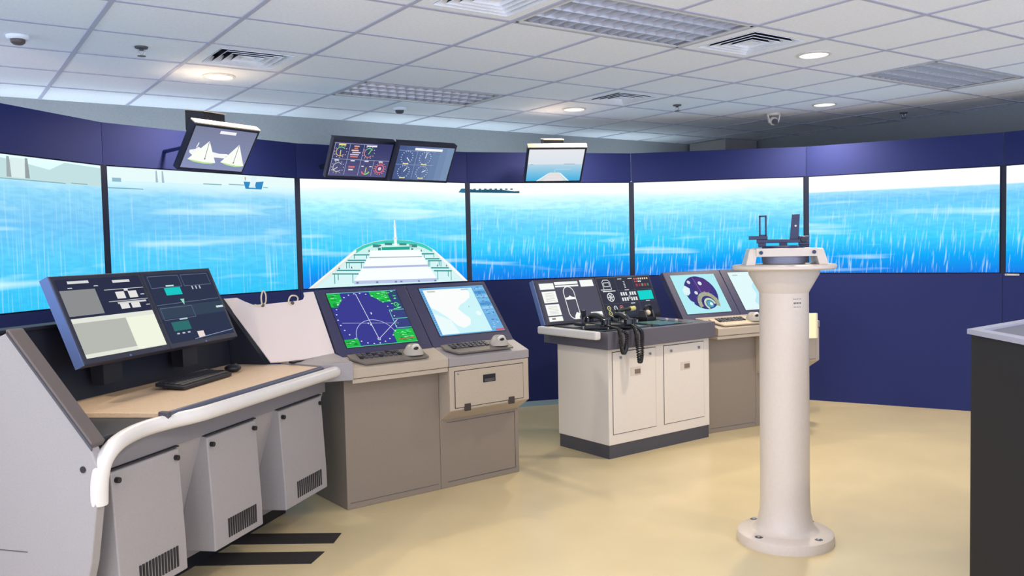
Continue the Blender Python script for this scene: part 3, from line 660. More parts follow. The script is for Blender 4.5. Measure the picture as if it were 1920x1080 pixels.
def build_corner_board():
    bl = loc(C1O, C1H, 1.80, .41, .868); tl = loc(C1O, C1H, 1.80, .67, 1.222)
    br = loc(C2O, C2H, -.004, .10, .90); tr = loc(C2O, C2H, -.012, .34, 1.244)
    t = thing('corner_board', (bl.x, bl.y, bl.z), 0, 'pale pink board with a notched top between the two left consoles', 'board')
    n0 = ((tr - br).cross(tl - tr)).normalized(); bl = bl - n0 * (bl - br).dot(n0); t.location = bl
    def q(s, r): a = bl.lerp(br, s); b = tl.lerp(tr, s); return a.lerp(b, r) - bl
    n = ((br - bl).cross(tl - bl)).normalized(); n = n if n.y < 0 else -n
    out = [(0, -.13), (1, -.10), (1, 1), (.885, 1), (.88, .94), (.85, .885), (.80, .87), (.34, .85), (.27, .86), (.20, .93), (.15, 1), (0, 1)]
    pts = [q(a, b) for a, b in out]; k = len(pts)
    m = MB(); m.add([tuple(p) for p in pts] + [tuple(p - n * .012) for p in pts], [list(range(k)), list(range(2 * k - 1, k - 1, -1))] + [(i, k + i, k + (i + 1) % k, (i + 1) % k) for i in range(k)])
    m.build('board', M_PINK, t)
    for (s, lab, pts2) in ((.38, 'thin cream cable loop at the left of the board notch', [(0, 0, -.03), (-.01, .0, .03), (.005, 0, .07), (.025, 0, .05), (.02, 0, .0), (-.03, .0, -.01), (-.06, .0, -.005)]),
                           (.72, 'thin cream cable loop at the right of the board notch', [(0, 0, -.03), (-.03, 0, .0), (-.01, .0, .03), (.03, .0, .028), (.045, 0, .01), (.03, 0, -.02)])):
        c = thing('cable_loop', tuple(q(s, .86) + bl + n * .008), C1H - 15, lab, 'cable', 'cable loops over the pink board')
        MB().tube(pts2, .0045, 8, 6).build('cable', M_CREAMC, c, smooth=True)
        MB().sphere((0, 0, -.012), .011, 10, 6).build('plug', M_TRIM, c, smooth=True)
build_corner_board()

def pic_c1a(G):
    G.rect(0, 0, 1, 1, (46, 50, 74), 0); G.rect(.0, .53, .40, .86, (140, 142, 144), 2); G.rect(0, 0, 1, .50, (228, 232, 220), 2); G.rect(.0, .05, .62, .44, (182, 186, 178), 3); G.rect(.625, .01, 1, .44, (240, 246, 226), 3)
    G.rect(.12, .94, .36, .975, (216, 220, 220), 2); G.rect(.64, .92, .86, .955, (216, 220, 220), 2)
    for (x, y) in ((.62, .70), (.78, .70), (.62, .56), (.76, .56)): G.rect(x, y, x + .11, y + .095, (230, 228, 226), 3)
    for y in (.83, .67): G.line(.5, y, 1.0, y, .008, (206, 210, 210), 3)
    G.rect(.60, .63, .97, .655, (206, 208, 206), 3); G.rect(.74, .80, .79, .83, (226, 226, 226), 3)
    for (x, y) in ((.93, .73), (.95, .58), (.10, .88), (.4, .89)): G.rect(x, y, x + .05, y + .012, (200, 206, 210), 3)
def pic_c1b(G):
    G.rect(0, 0, 1, 1, (48, 56, 80), 0); G.rect(0, .35, 1, .52, (56, 70, 90), 1)
    for (x0, x1, y0, y1) in ((.03, .48, .80, .97), (.52, .95, .80, .97), (.03, .5, .33, .50)):
        for (a, b, c, d) in ((x0, y0, x1, y0), (x0, y1, x1, y1), (x0, y0, x0, y1), (x1, y0, x1, y1)): G.line(a, b, c, d, .008, (104, 112, 140), 2)
    G.rect(.20, .68, .44, .79, (30, 200, 196), 3); G.rect(.24, .81, .36, .83, (200, 230, 230), 3); G.poly([(.37, .61), (.43, .61), (.40, .52)], (150, 220, 190), 3)
    G.rect(.10, .16, .36, .29, (50, 112, 112), 3); G.rect(.24, .31, .36, .33, (180, 210, 210), 3)
    for x in (.12, .20, .28): G.rect(x, .11, x + .04, .13, (190, 200, 210), 3)
    G.rect(.42, .02, .52, .11, (236, 220, 216), 3); G.line(.35, .01, 1, .06, .008, (150, 170, 200), 3); G.rect(.88, .42, 1, .45, (210, 226, 226), 3); G.line(0, .55, .98, .57, .006, (110, 130, 150), 2)
    for x in (.62, .68, .74): G.rect(x, .74, x + .02, .79, (190, 196, 206), 3)
def build_c1_monitors():
    f0 = tilt(0, 0, 0, 23.8)
    for i, (lab, pic) in enumerate((('monitor with grey and white panes on the left console', pic_c1a), ('dark monitor with a small teal block on the left console', pic_c1b))):
        w = .55; p = loc(C1O, C1H, .445 + i * .551, .412, 1.034)
        t = thing('console_monitor', p, C1H, lab, 'monitor', 'two monitors on the left console')
        f = tilt(0, 0, 0, 23.8); L = .408
        MB(f).box(0, w, 0, L, -.05, 0).build('shell', M_MON, t, bevel=.004)
        if i == 0: MB(f).box(-.006, -.0, 0, L, -.05, -.004).build('side_edge', M_MONS, t)
        b = .02; G = Gfx(w - 2 * b, L - 2.3 * b, lambda s_, u_, n_: f(b + s_, 1.3 * b + u_, .001 + n_)); pic(G); G.build('screen', t)
        MB(f).box(w / 2 - .006, w / 2 + .006, .004, .012, 0, .0015).build('maker_mark', M_MONS, t)
        MB().prism_u([(.105, .1), (.165, .24), (.185, .13), (.165, -.12), (.10, -.12)], w / 2 - .06, w / 2 + .06).build('support_arm', M_BLACK, t)
build_c1_monitors()
def build_keyboard():
    a = loc(C1O, C1H, .90, .28, .852)
    t = thing('keyboard', a, C1H + 5, 'black keyboard lying on the tan worktop', 'keyboard')
    f = tilt(0, 0, .004, 84)
    MB(f).box(0, .44, 0, .15, -.002, .016).build('case', M_BLACK, t, bevel=.004)
    mk = mat('dark_key', (44, 44, 52), .5)
    for r_ in range(5):
        for k in range(14):
            if r_ == 0 and 3 < k < 9: continue
            MB(f).box(.012 + k * .0298, .012 + k * .0298 + .025, .012 + r_ * .0265, .012 + r_ * .0265 + .022, .016, .022).build('key', mk, t)
        if r_ == 0: MB(f).box(.131, .28, .012, .034, .016, .022).build('space_bar', mk, t)
    a = loc(C1O, C1H, 1.47, .40, .852)
    t = thing('computer_mouse', a, C1H + 20, 'black computer mouse right of the black keyboard', 'mouse')
    MB().sphere((0, 0, .0215), .044, 16, 10, .48).build('body', M_BLACK, t, smooth=True)
    MB().cyl((-.006, -.015, .037), (.006, -.015, .037), .008, 10).build('scroll_wheel', M_CHAR, t)
    MB().tube([(.0, .03, .01), (.03, .09, .006), (-.05, .15, .006), (-.12, .17, .006)], .003, 8).build('cable', M_BLACK, t)
build_keyboard()

# ------------------------------------------------------------------ twin-screen consoles
def pic_radar(G):
    G.rect(0, 0, 1, 1, (58, 62, 148), 0); GN = (38, 190, 76); GL = (90, 236, 140)
    G.rect(.0, .74, .18, 1, GN, 1); G.rect(.60, .78, .86, 1, GN, 1); G.rect(.70, .0, 1, .25, GN, 1); G.rect(0, 0, .19, .14, GN, 1); G.rect(.86, .5, 1, 1, (52, 72, 122), 1); G.rect(.78, .27, 1, .62, (60, 70, 130), 2)
    random.seed(3)
    for (x0, y0, x1, y1, n) in ((0, .74, .18, 1, 18), (.60, .78, .98, 1, 34), (.70, .02, .98, .24, 34), (0, .02, .18, .13, 10), (.84, .62, .98, .78, 12)):
        for _ in range(n):
            x = random.uniform(x0, x1 - .05); y = random.uniform(y0, y1 - .02); w_ = random.uniform(.02, .06); G.rect(x, y, min(x + w_, x1), y + .012, random.choice([GL, (30, 120, 60), (170, 250, 190), (30, 120, 60)]), 3)
    G.disc(.42, .50, .46, (62, 62, 146), 4, 44); G.ticks(.42, .50, .475, 30, .011, (236, 240, 250), 5)
    WH = (226, 232, 250)
    G.line(.40, .97, .47, .10, .010, WH, 5); G.line(.06, .44, .84, .36, .008, (180, 190, 240), 5); G.line(.47, .10, .84, .43, .008, WH, 5); G.ring(.46, .12, .34, .008, (200, 210, 246), 5, 15, 178, 30)
    G.disc(.47, .10, .025, (210, 216, 250), 6); G.disc(.44, .37, .014, WH, 6); G.disc(.41, .40, .012, WH, 6); G.rect(.50, .56, .515, .60, WH, 6); G.disc(.47, .10, .012, (62, 62, 146), 7)
    for y in (.27, .45, .62): G.line(.78, y, 1, y, .010, (120, 220, 190), 5)
    G.line(.78, .27, .78, .62, .010, (120, 220, 190), 5); G.ring(.92, .72, .035, .012, GL, 5); G.rect(.74, .06, .98, .075, (200, 90, 80), 5)
    G.line(0, 1, 1, 1, .012, (120, 200, 220), 5); G.line(0, 0, 1, 0, .012, (90, 210, 150), 5)
def pic_chart(G):
    G.rect(0, 0, 1, 1, (112, 176, 226), 0); G.rect(.045, .02, .80, .955, (206, 246, 250), 1)
    G.poly([(.045, .955), (.70, .955), (.735, .85), (.70, .75), (.60, .66), (.50, .60), (.44, .52), (.50, .40), (.56, .30), (.52, .18), (.40, .12), (.32, .18), (.25, .33), (.13, .50), (.045, .60)], (250, 253, 252), 2)
    G.poly([(.04, .02), (.30, .02), (.26, .30), (.1, .42), (.045, .45)], (236, 252, 252), 2); G.disc(.72, .40, .05, (236, 252, 252), 2)
    for i in range(7): G.rect(.815, .90 - i * .085, .99, .955 - i * .085, ((120, 190, 236), (80, 150, 210), (150, 206, 240))[i % 3], 2)
    random.seed(5)
    for _ in range(44):
        x = random.uniform(.815, .95); y = random.uniform(.08, .95); G.rect(x, y, x + random.uniform(.01, .05), y + .012, random.choice([(60, 110, 180), (190, 226, 246), (90, 160, 220), (40, 90, 160)]), 3)
    for i in range(20): G.rect(.01, .05 + i * .045, .035, .06 + i * .045, (70, 110, 170), 3)
    G.rect(.10, .90, .22, .93, (206, 200, 188), 4); G.rect(.62, .91, .74, .94, (190, 206, 220), 4); G.rect(.86, .01, .995, .045, (222, 96, 96), 4); G.disc(.62, .55, .008, (60, 60, 60), 4)
def pic_swirl(G):
    G.rect(0, 0, 1, 1, (180, 238, 246), 0); G.disc(.52, .52, .43, (66, 60, 130), 2, 40)
    G.disc(.62, .70, .22, (84, 60, 130), 3, 24); G.ring(.58, .24, .24, .10, (168, 172, 150), 4, -20, 200); G.ring(.60, .22, .13, .05, (200, 220, 190), 5, 0, 240); G.disc(.60, .22, .09, (90, 170, 196), 6); G.disc(.62, .22, .04, (230, 250, 250), 7)
    G.disc(.34, .80, .045, (220, 214, 230), 5); G.disc(.58, .76, .05, (222, 236, 236), 5); G.disc(.40, .52, .045, (226, 220, 230), 5); G.poly([(.13, .62), (.22, .72), (.30, .64), (.27, .52), (.2, .46), (.13, .5)], (222, 246, 248), 5); G.line(.47, .93, .52, .5, .008, (150, 140, 200), 5)
    G.poly([(.12, .30), (.2, .33), (.26, .28), (.24, .2), (.14, .18)], (180, 238, 246), 5)
    random.seed(9)
    for _ in range(40):
        a = random.uniform(-.4, 3.5); r = random.uniform(.20, .30); x = .58 + r * cos(a) * .8; y = .24 + r * sin(a); G.rect(x, y, x + .014, y + .014, random.choice([(216, 206, 140), (196, 216, 170), (120, 130, 150)]), 8)
    for _ in range(60):
        a = random.uniform(0, 6.28); r = random.uniform(0, .40); x = .52 + r * cos(a) * .8; y = .52 + r * sin(a); G.rect(x, y, x + .010, y + .010, random.choice([(96, 80, 156), (120, 96, 150), (70, 70, 150), (150, 110, 120)]), 3)
def pic_pale(G):
    G.rect(0, 0, 1, 1, (226, 250, 252), 0); G.poly([(.35, .1), (.6, .3), (.62, .6), (.5, .75), (.4, .6), (.42, .4), (.3, .2)], (190, 238, 248), 2); G.rect(.08, .90, .2, .93, (190, 206, 210), 3); G.rect(.8, 0, 1, 1, (150, 206, 236), 2)

def twin_console(O, h, lab, W_, vmon, tl, L, pics, insets, wood, cut=0.0):
    t = thing('twin_screen_console', (O[0], O[1], 0), h, lab, 'console', 'grey consoles with two built-in screens')
    mid = W_ * .51
    a = MB().box(cut, mid - .001, 0, .56, 0, .742).build('base_cabinet', M_TAUPE, t, bevel=.003)
    MB().box(cut + .02, mid - .02, -.0015, 0, .035, .037).build('seam', M_CHAR, a)
    b = MB().box(mid + .001, W_, 0, .56, 0, .43).build('base_cabinet', M_TAUPE, t, bevel=.003)
    s = MB()
    for (p, q, r_, w_) in ((mid + .05, W_ - .03, .405, .408), (mid + .05, W_ - .03, .035, .038)): s.box(p, q, -.0015, 0, r_, w_)
    s.box(W_ - .033, W_ - .03, -.0015, 0, .035, .405).build('seam', M_CHAR, b)
    MB().prism_u([(-.12, .768), (-.12, .50), (0, .425), (.35, .425), (.35, .768)], mid + .002, W_).build('upper_cabinet', M_TAUPEL, t, bevel=.006)
    d = door_panel(t, mid + .04, W_ - .05, .517, .738, -.12, M_TAUPEL, 'flap_door')
    MB().box(mid + .245, mid + .34, -.1265, -.124, .65, .698).build('handle_recess', M_BLACK, d)
    MB().box(mid + .255, mid + .33, -.130, -.126, .655, .672).build('handle', M_CHAR, d)
    for u in (mid + .125, W_ - .148): MB().box(u - .022, u + .022, -.131, -.120, .49, .535).build('hinge', mat('dark_hinge', (58, 50, 48), .4), d, bevel=.002)
    for u in (mid + .06, W_ - .07): MB().cyl((u, -.128, .722), (u, -.124, .722), .006, 10).build('lock', M_STEEL, d)
    MB().prism_u([(-.12, .826), (-.12, .77), (.34, .77), (.34, .90), (.06, .885)], cut, mid - .001).build('worktop', M_TAUPEL, t, bevel=.005)
    MB().prism_u([(-.124, .822), (-.124, .770), (.34, .770), (.34, .90), (.06, .885)], mid + .001, W_ + .002).build('worktop', M_GREYT, t, bevel=.005)
    MB().box(cut, mid - .002, -.112, .3, .742, .767).build('worktop_lip', M_TAUPEL, t, bevel=.002)
    zb = .88
    st = sin(R(tl)); ct = cos(R(tl))
    MB().prism_u([(vmon + .05, .80), (vmon + L * st + .02, zb + L * ct - .03), (vmon + L * st + .06, 1.0), (.5, .44), (vmon + .05, .44)], .012 + 1.6 * cut, W_ - .012).build('back_body', M_HOUSE, t, bevel=.004)
    wh = (W_ - .006) / 2
    for i in range(2):
        f = tilt(i * (wh + .004) + .001, vmon, zb, tl)
        hs = MB(f).box(0, wh, -.012, L, -.05, 0).build('screen_housing', M_HOUSE, t, bevel=.005)
        x0, x1, y0, y1 = insets[i]
        MB(f).box(x0 * wh - .006, x1 * wh + .006, y0 * L - .006, y1 * L + .006, 0, .0008).build('bezel', M_BLACK, hs)
        G = Gfx((x1 - x0) * wh, (y1 - y0) * L, lambda s_, u_, n_: f(x0 * wh + s_, y0 * L + u_, .0012 + n_)); pics[i](G); G.build('screen', hs)
        MB(f).cyl((wh - .05, .03, 0), (wh - .05, .03, .002), .006, 10).build('power_button', M_CHAR, hs)
        # keypad with trackball
        u0 = i * (wh + .01) + (cut * .9 if i == 0 else 0)
        g = tilt(u0 + .03, -.105, .838, 70)
        kp = MB(g).prism_v([(.03, 0.0)], 0, 0) if False else MB()
        kp.f = g
        poly = [(.06, 0.0), (.475, 0.0), (.475, .125), (0, .125), (0, .07)]
        n = len(poly)
        kp.add([(x, y, 0) for x, y in poly] + [(x, y, .012) for x, y in poly], [list(range(n))[::-1], list(range(n, 2 * n))] + [(k, (k + 1) % n, n + (k + 1) % n, n + k) for k in range(n)])
        pad = kp.build('control_pad', wood, t, bevel=.002)
        for r_ in range(3):
            for k in range(9):
                kk = MB(g).box(.05 + k * .031, .05 + k * .031 + .022, .055 + r_ * .022, .055 + r_ * .022 + .016, .012, .019).build('key', M_CHAR if (k + r_) % 4 else M_BLACK, pad)
        cx = .40; bc = Vector(g(cx, .06, .012))
        dome = MB().lathe([(.062, -.008), (.058, .012), (.044, .036), (.034, .050), (.024, .055)], 24, tuple(bc)).build('trackball_mount', M_BALL, t, smooth=True)
        MB().sphere((bc.x - .006, bc.y - .034, bc.z + .036), .021, 16, 10).build('ball', M_BLACK, dome, smooth=True)
        MB().cyl((bc.x - .006, bc.y - .044, bc.z + .028), (bc.x - .004, bc.y - .030, bc.z + .037), .027, 20).build('ball_ring', M_WHITE, dome, smooth=True)
    return t
twin_console(C2O, C2H, 'grey console with a green radar screen and a pale chart screen', 1.245, .035, 40.5, .488, (pic_radar, pic_chart), ((.10, .865, .115, .93), (.135, .95, .15, .935)), mat('dark_keypad', (112, 104, 98), .5))
C4O = (1.40, 6.50); C4H = 28.0
twin_console(C4O, C4H, 'grey console with a purple round scan screen behind the pelorus pillar', 1.19, .14, 36, .458, (pic_swirl, pic_pale), ((.10, .87, .11, .92), (.12, .93, .11, .93)), mat('pale_keypad', (196, 178, 156), .5), .115)

# ------------------------------------------------------------------ helm console
C3O = (.649, 5.827); C3H = 36.5
def pic_c3a(G):
    G.rect(0, 0, 1, 1, (84, 84, 100), 0); WH = (248, 252, 246)
    for (a, b, c, d) in ((.04, .80, .28, .95), (.05, .47, .28, .75), (.05, .16, .28, .43), (.05, .02, .28, .13), (.74, .82, .97, .985), (.30, .90, .70, .97), (.30, .84, .70, .88), (.78, .06, .98, .17)): G.rect(a, b, c, d, WH, 2)
    for k, (cx, y0, y1) in enumerate(((.5, .18, .66),)):
        G.ring(.5, .68, .16, .02, WH, 3, 0, 180, 16); G.ring(.5, .20, .16, .02, WH, 3, 180, 360, 16)
        kk = G.h / G.w; G.line(.5 - .16 * kk, .2, .5 - .16 * kk, .68, .02, WH, 3); G.line(.5 + .16 * kk, .2, .5 + .16 * kk, .68, .02, WH, 3)
    G.poly([(.42, .52), (.58, .52), (.58, .57), (.54, .58), (.50, .62), (.47, .58), (.42, .57)], WH, 4); G.poly([(.48, .03), (.57, .03), (.56, .10), (.60, .16), (.54, .2), (.5, .12)], WH, 4)
    for i in range(6): G.line(.09, .52 + i * .035, .24, .52 + i * .035 + (.01 if i % 2 else 0), .006, (150, 156, 150), 4); G.line(.09, .2 + i * .035, .24, .2 + i * .035, .006, (150, 156, 150), 4)
    G.rect(.10, .06, .16, .10, (140, 120, 110), 4)
def pic_c3b(G):
    G.rect(0, 0, 1, 1, (58, 60, 76), 0); WH = (232, 236, 236)
    for (a, b, c, d) in ((.33, 0, .33, 1), (.66, 0, .66, 1), (0, .66, 1, .66), (0, .33, 1, .33)): G.line(a, b, c, d, .006, (96, 98, 116), 1)
    for (a, b, c, d) in ((.08, .70, .08, .90), (.22, .70, .22, .90), (.08, .90, .11, .95), (.22, .90, .19, .95), (.11, .95, .19, .95), (.10, .78, .20, .78), (.10, .88, .20, .88), (.10, .78, .10, .88), (.20, .78, .20, .88), (.08, .70, .22, .70)): G.line(a, b, c, d, .016, WH, 2)
    G.ring(.16, .50, .105, .02, WH, 2)
    for i in range(3): a = R(60 * i); kk = G.h / G.w; G.line(.16 - .1 * kk * cos(a), .5 - .1 * sin(a), .16 + .1 * kk * cos(a), .5 + .1 * sin(a), .03, (206, 212, 214), 2)
    for i in range(3):
        for (x, y) in ((.36, .52), (.53, .52), (.36, .38), (.53, .38)): G.rect(x + i * .045, y, x + i * .045 + .03, y + .09, WH, 2)
    G.poly([(.47, .42), (.55, .42), (.51, .54)], (150, 160, 170), 3)
    G.rect(.69, .38, .97, .62, (26, 214, 206), 2); G.rect(.05, .645, .28, .67, WH, 2)
    for (x, y, c) in ((.07, .22, (230, 226, 120)), (.19, .22, WH), (.30, .22, (220, 120, 110)), (.07, .09, (220, 220, 120)), (.19, .09, (226, 226, 140)), (.30, .09, (226, 222, 130))): G.ring(x, y, .05, .018, c, 2, 0, 360, 14); G.disc(x, y, .012, WH, 3)
    for i in range(7): G.rect(.69 + i * .042, .92, .715 + i * .042, .965, (230, 110, 100) if i < 2 else (236, 220, 190), 2)
    for i in range(4): G.rect(.69 + i * .035, .85, .712 + i * .035, .89, (220, 90, 90) if i < 2 else (236, 236, 226), 2)
    for i in range(5): G.rect(.70 + i * .055, .74, .735 + i * .055, .81, ((180, 70, 70), (150, 60, 70), (140, 140, 130), (170, 80, 60), (90, 120, 120))[i], 2)
    for i in range(5): G.rect(.47, .72 + i * .04, .50, .735 + i * .04, WH, 2)
    for (x, y) in ((.02, .69), (.38, .95), (.58, .95), (.46, .655), (.5, .30), (.8, .34)): G.rect(x, y, x + .08, y + .02, (216, 220, 216), 2)
def build_c3():
    t = thing('helm_console', (C3O[0], C3O[1], 0), C3H, 'white two-door console with a dark top in the middle of the floor', 'console')
    MB().box(.006, 1.035, .006, .54, 0, .095).build('plinth', M_CHAR, t)
    MB().box(0, 1.04, 0, .545, .095, .768).build('cabinet', M_CREAMG, t, bevel=.004)
    for (u0, u1, hz) in ((.04, .459, .59), (.546, .975, .577)):
        d = door_panel(t, u0, u1, .17, .74, 0, M_CREAMG)
        c = u0 + (u1 - u0) * .52
        MB().box(c - .05, c + .05, -.0075, -.005, hz - .03, hz + .03).build('latch_plate', M_STEEL if False else mat('latch_plate', (208, 196, 184), .4), d, bevel=.001)
        MB().box(c - .012, c + .042, -.012, -.0075, hz - .018, hz + .014).build('latch', mat('latch_bronze', (128, 108, 92), .35), d, bevel=.002)
        for u in (u0 + .07, u1 - .06): MB().cyl((u, -.014, .70), (u, -.005, .70), .010, 14).build('lock', M_STEEL, d, smooth=True)
    MB().box(-.05, 1.05, -.055, .64, .768, .888).build('top_slab', mat('top_slab', (92, 88, 98), .5, var=.05, vscale=150), t, bevel=.004)
    bar = MB().box(-.145, -.095, -.04, .60, .842, .898).build('grab_bar', M_WHITE, t, bevel=.014, seg=4)
    for v in (.05, .5): MB().box(-.10, -.048, v - .015, v + .015, .85, .88).build('bar_post', M_STEEL, bar)
    for (u0, u1, v0, v1, m) in ((-.02, .42, .02, .56, M_GLOSS), (.44, .86, .0, .56, M_GLOSS), (.0, .16, .04, .2, M_STEEL), (.30, .44, .06, .18, M_STEEL), (.56, .80, .05, .30, mat('glass_plate', (110, 150, 150), .12)), (.02, .2, .36, .5, M_STEEL)):
        MB().box(u0, u1, v0, v1, .888, .8915 if m is M_GLOSS else .894).build('instrument_plate', m, t)
    for (u, v) in ((.05, .3), (.12, .3), (.19, .3), (.5, .4), (.56, .4), (.62, .4), (.68, .4), (.9, .3), (.9, .2)):
        MB().cyl((u, v, .8915), (u, v, .902), .012, 12).build('push_button', M_WHITE if u > .85 else M_STEEL, t)
    # helm monitors
    for i, (lab, pic) in enumerate((('helm monitor showing white blocks and a lozenge track on dark grey', pic_c3a), ('helm monitor showing gauges and a cyan square on dark grey', pic_c3b))):
        w = .61
        m = thing('helm_monitor', loc(C3O, C3H, -.055 + i * .613, .605, .90), C3H, lab, 'monitor', 'two monitors on the helm console')
        f = tilt(0, 0, 0, 23.3); L = .355
        MB(f).box(0, w, -.006, L, -.045, 0).build('shell', M_MON, m, bevel=.004)
        if i == 0: MB(f).box(-.01, 0, 0, L, -.045, -.004).build('side_edge', M_MONS, m)
        b = .014; G = Gfx(w - 2 * b, L - 2 * b, lambda s_, u_, n_: f(b + s_, b + u_, .001 + n_)); pic(G); G.build('screen', m)
        MB().prism_u([(.05, -.014), (.03, .02), (.10, .20), (.14, .20), (.12, -.014)], .2, .4).build('stand', M_BLACK, m)
    # joystick lever
    j = thing('joystick_lever', loc(C3O, C3H, .16, .42, .8915), C3H, 'black joystick lever standing on the helm console left of the telephones', 'lever')
    MB().box(-.06, .05, -.05, .05, 0, .022).build('base', M_BLACK, j, bevel=.004)
    MB().cyl((0, 0, .02), (-.004, 0, .06), .020, 16, .014).build('boot', M_CHAR, j, smooth=True)
    MB().cyl((-.004, 0, .055), (-.01, 0, .115), .017, 16, .019).build('grip', M_BLACK, j, bevel=.003)
    # two telephones with coiled cords
    for (u, v, rot, lab, drop, grp) in ((.05, .16, 48, 'black telephone handset with a short cord, left one on the helm console', .13, 0), (.20, .07, 40, 'black telephone handset with a long cord loop, right one on the helm console', .20, 1)):
        p = thing('telephone', loc(C3O, C3H, u, v, .8945), C3H + rot, lab, 'telephone', 'two telephones on the helm console'); p.scale = (1.22,) * 3
        MB().box(-.05, .05, -.06, .07, 0, .028).build('cradle', M_BLACK, p, bevel=.006)
        MB().tube([(-.085, -.05, .045), (-.06, -.03, .066), (0, .0, .075), (.06, .03, .07), (.09, .05, .05)], .017, 12, 6).build('handset', M_BLACK, p, smooth=True)
        for (sx, sy) in ((-.083, -.049), (.088, .049)): MB().cyl((sx, sy, .062), (sx, sy, .030), .028, 18).build('ear_cup' if sx > 0 else 'mouth_cup', M_GLOSS, p, bevel=.004)
        MB().box(-.012, .012, -.062, -.058, .008, .022).build('badge', M_WHITE, p)
        path = []
        vf = (-v - .08) / 1.22; drop /= 1.22
        ctrl = [(-.02, -.06, .02), (-.02, vf + .01, .018), (-.018, vf - .012, -.02), (-.012, vf - .016, -.09), (.0, vf - .018, -drop - .02), (.018, vf - .016, -drop), (.024, vf - .016, -.08), (.022, vf - .012, -.01), (.03, -.06, .02)]
        C = [Vector(c) for c in ctrl]; n = 420
        for i in range(n + 1):
            x = i / n * (len(C) - 1); k = min(int(x), len(C) - 2); fr = x - k
            p0 = C[max(k - 1, 0)]; p1 = C[k]; p2 = C[k + 1]; p3 = C[min(k + 2, len(C) - 1)]
            q = 0.5 * ((2 * p1) + (p2 - p0) * fr + (2 * p0 - 5 * p1 + 4 * p2 - p3) * fr * fr + (3 * p1 - p0 - 3 * p2 + p3) * fr ** 3)
            a = i / n * 2 * pi * 60; path.append(q + Vector((.009 * cos(a), .009 * sin(a), 0)))
        MB().tube(path, .0042, 6, 1).build('coiled_cord', M_BLACK, p, smooth=True).rotation_euler = (0, 0, R(-rot))
    # engine telegraph and lever unit
    e = thing('throttle_lever', loc(C3O, C3H, .76, .38, .8915), C3H, 'black throttle lever with a rounded head at the right of the helm console', 'lever')
    MB().box(-.05, .05, -.06, .06, 0, .03).build('base', M_BLACK, e, bevel=.006)
    for s_ in (-1, 1): MB().prism_u([(-.05, .025), (.05, .025), (.03, .08), (-.03, .08)], s_ * .04 - .006, s_ * .04 + .006).build('side_plate', M_CHAR, e, bevel=.003)
    MB().tube([(-.03, 0, .05), (-.03, -.02, .10), (0, -.025, .115), (.03, -.02, .10), (.03, 0, .05)], .011, 10).build('lever', M_BLACK, e, smooth=True)
    MB().sphere((0, -.02, .06), .022, 14, 8).build('knob', M_BRASSY, e, smooth=True)
    e = thing('gooseneck_microphone', loc(C3O, C3H, .50, .34, .8915), C3H, 'black bar microphone with a yellow end behind the telephones', 'microphone')
    MB().lathe([(.045, 0), (.045, .012), (.02, .025)], 20).build('base', M_BLACK, e, smooth=True)
    MB().tube([(0, 0, .02), (0, 0, .06), (-.01, -.01, .09), (-.03, -.01, .10)], .006, 8).build('neck', M_CHAR, e, smooth=True)
    MB().cyl((-.10, -.01, .096), (.035, -.01, .104), .014, 14).build('bar', M_BLACK, e, smooth=True)
    MB().cyl((.035, -.01, .104), (.085, -.01, .107), .018, 14).build('end_cap', mat('yellow_cap', (206, 196, 120), .5), e, smooth=True)
build_c3()

def build_folder():
    p = loc(C4O, C4H, .99, -.185, .70)
    t = thing('document_folder', p, C4H - 20, 'cream document folder hanging on the console behind the pelorus pillar', 'folder')
    MB().box(-.12, .055, -.03, .0, 0, .20).build('cover', M_FOLD, t, bevel=.002)
    MB().box(-.115, .05, -.036, -.031, .004, .196).build('front_sheet', M_FOLD, t)
    MB().box(.0555, .066, -.03, .0, .0, .20).build('spine', M_CREAMC, t)
    MB().box(-.10, .08, .0, .07, .01, .03).build('holder', M_CHAR, t)
build_folder()

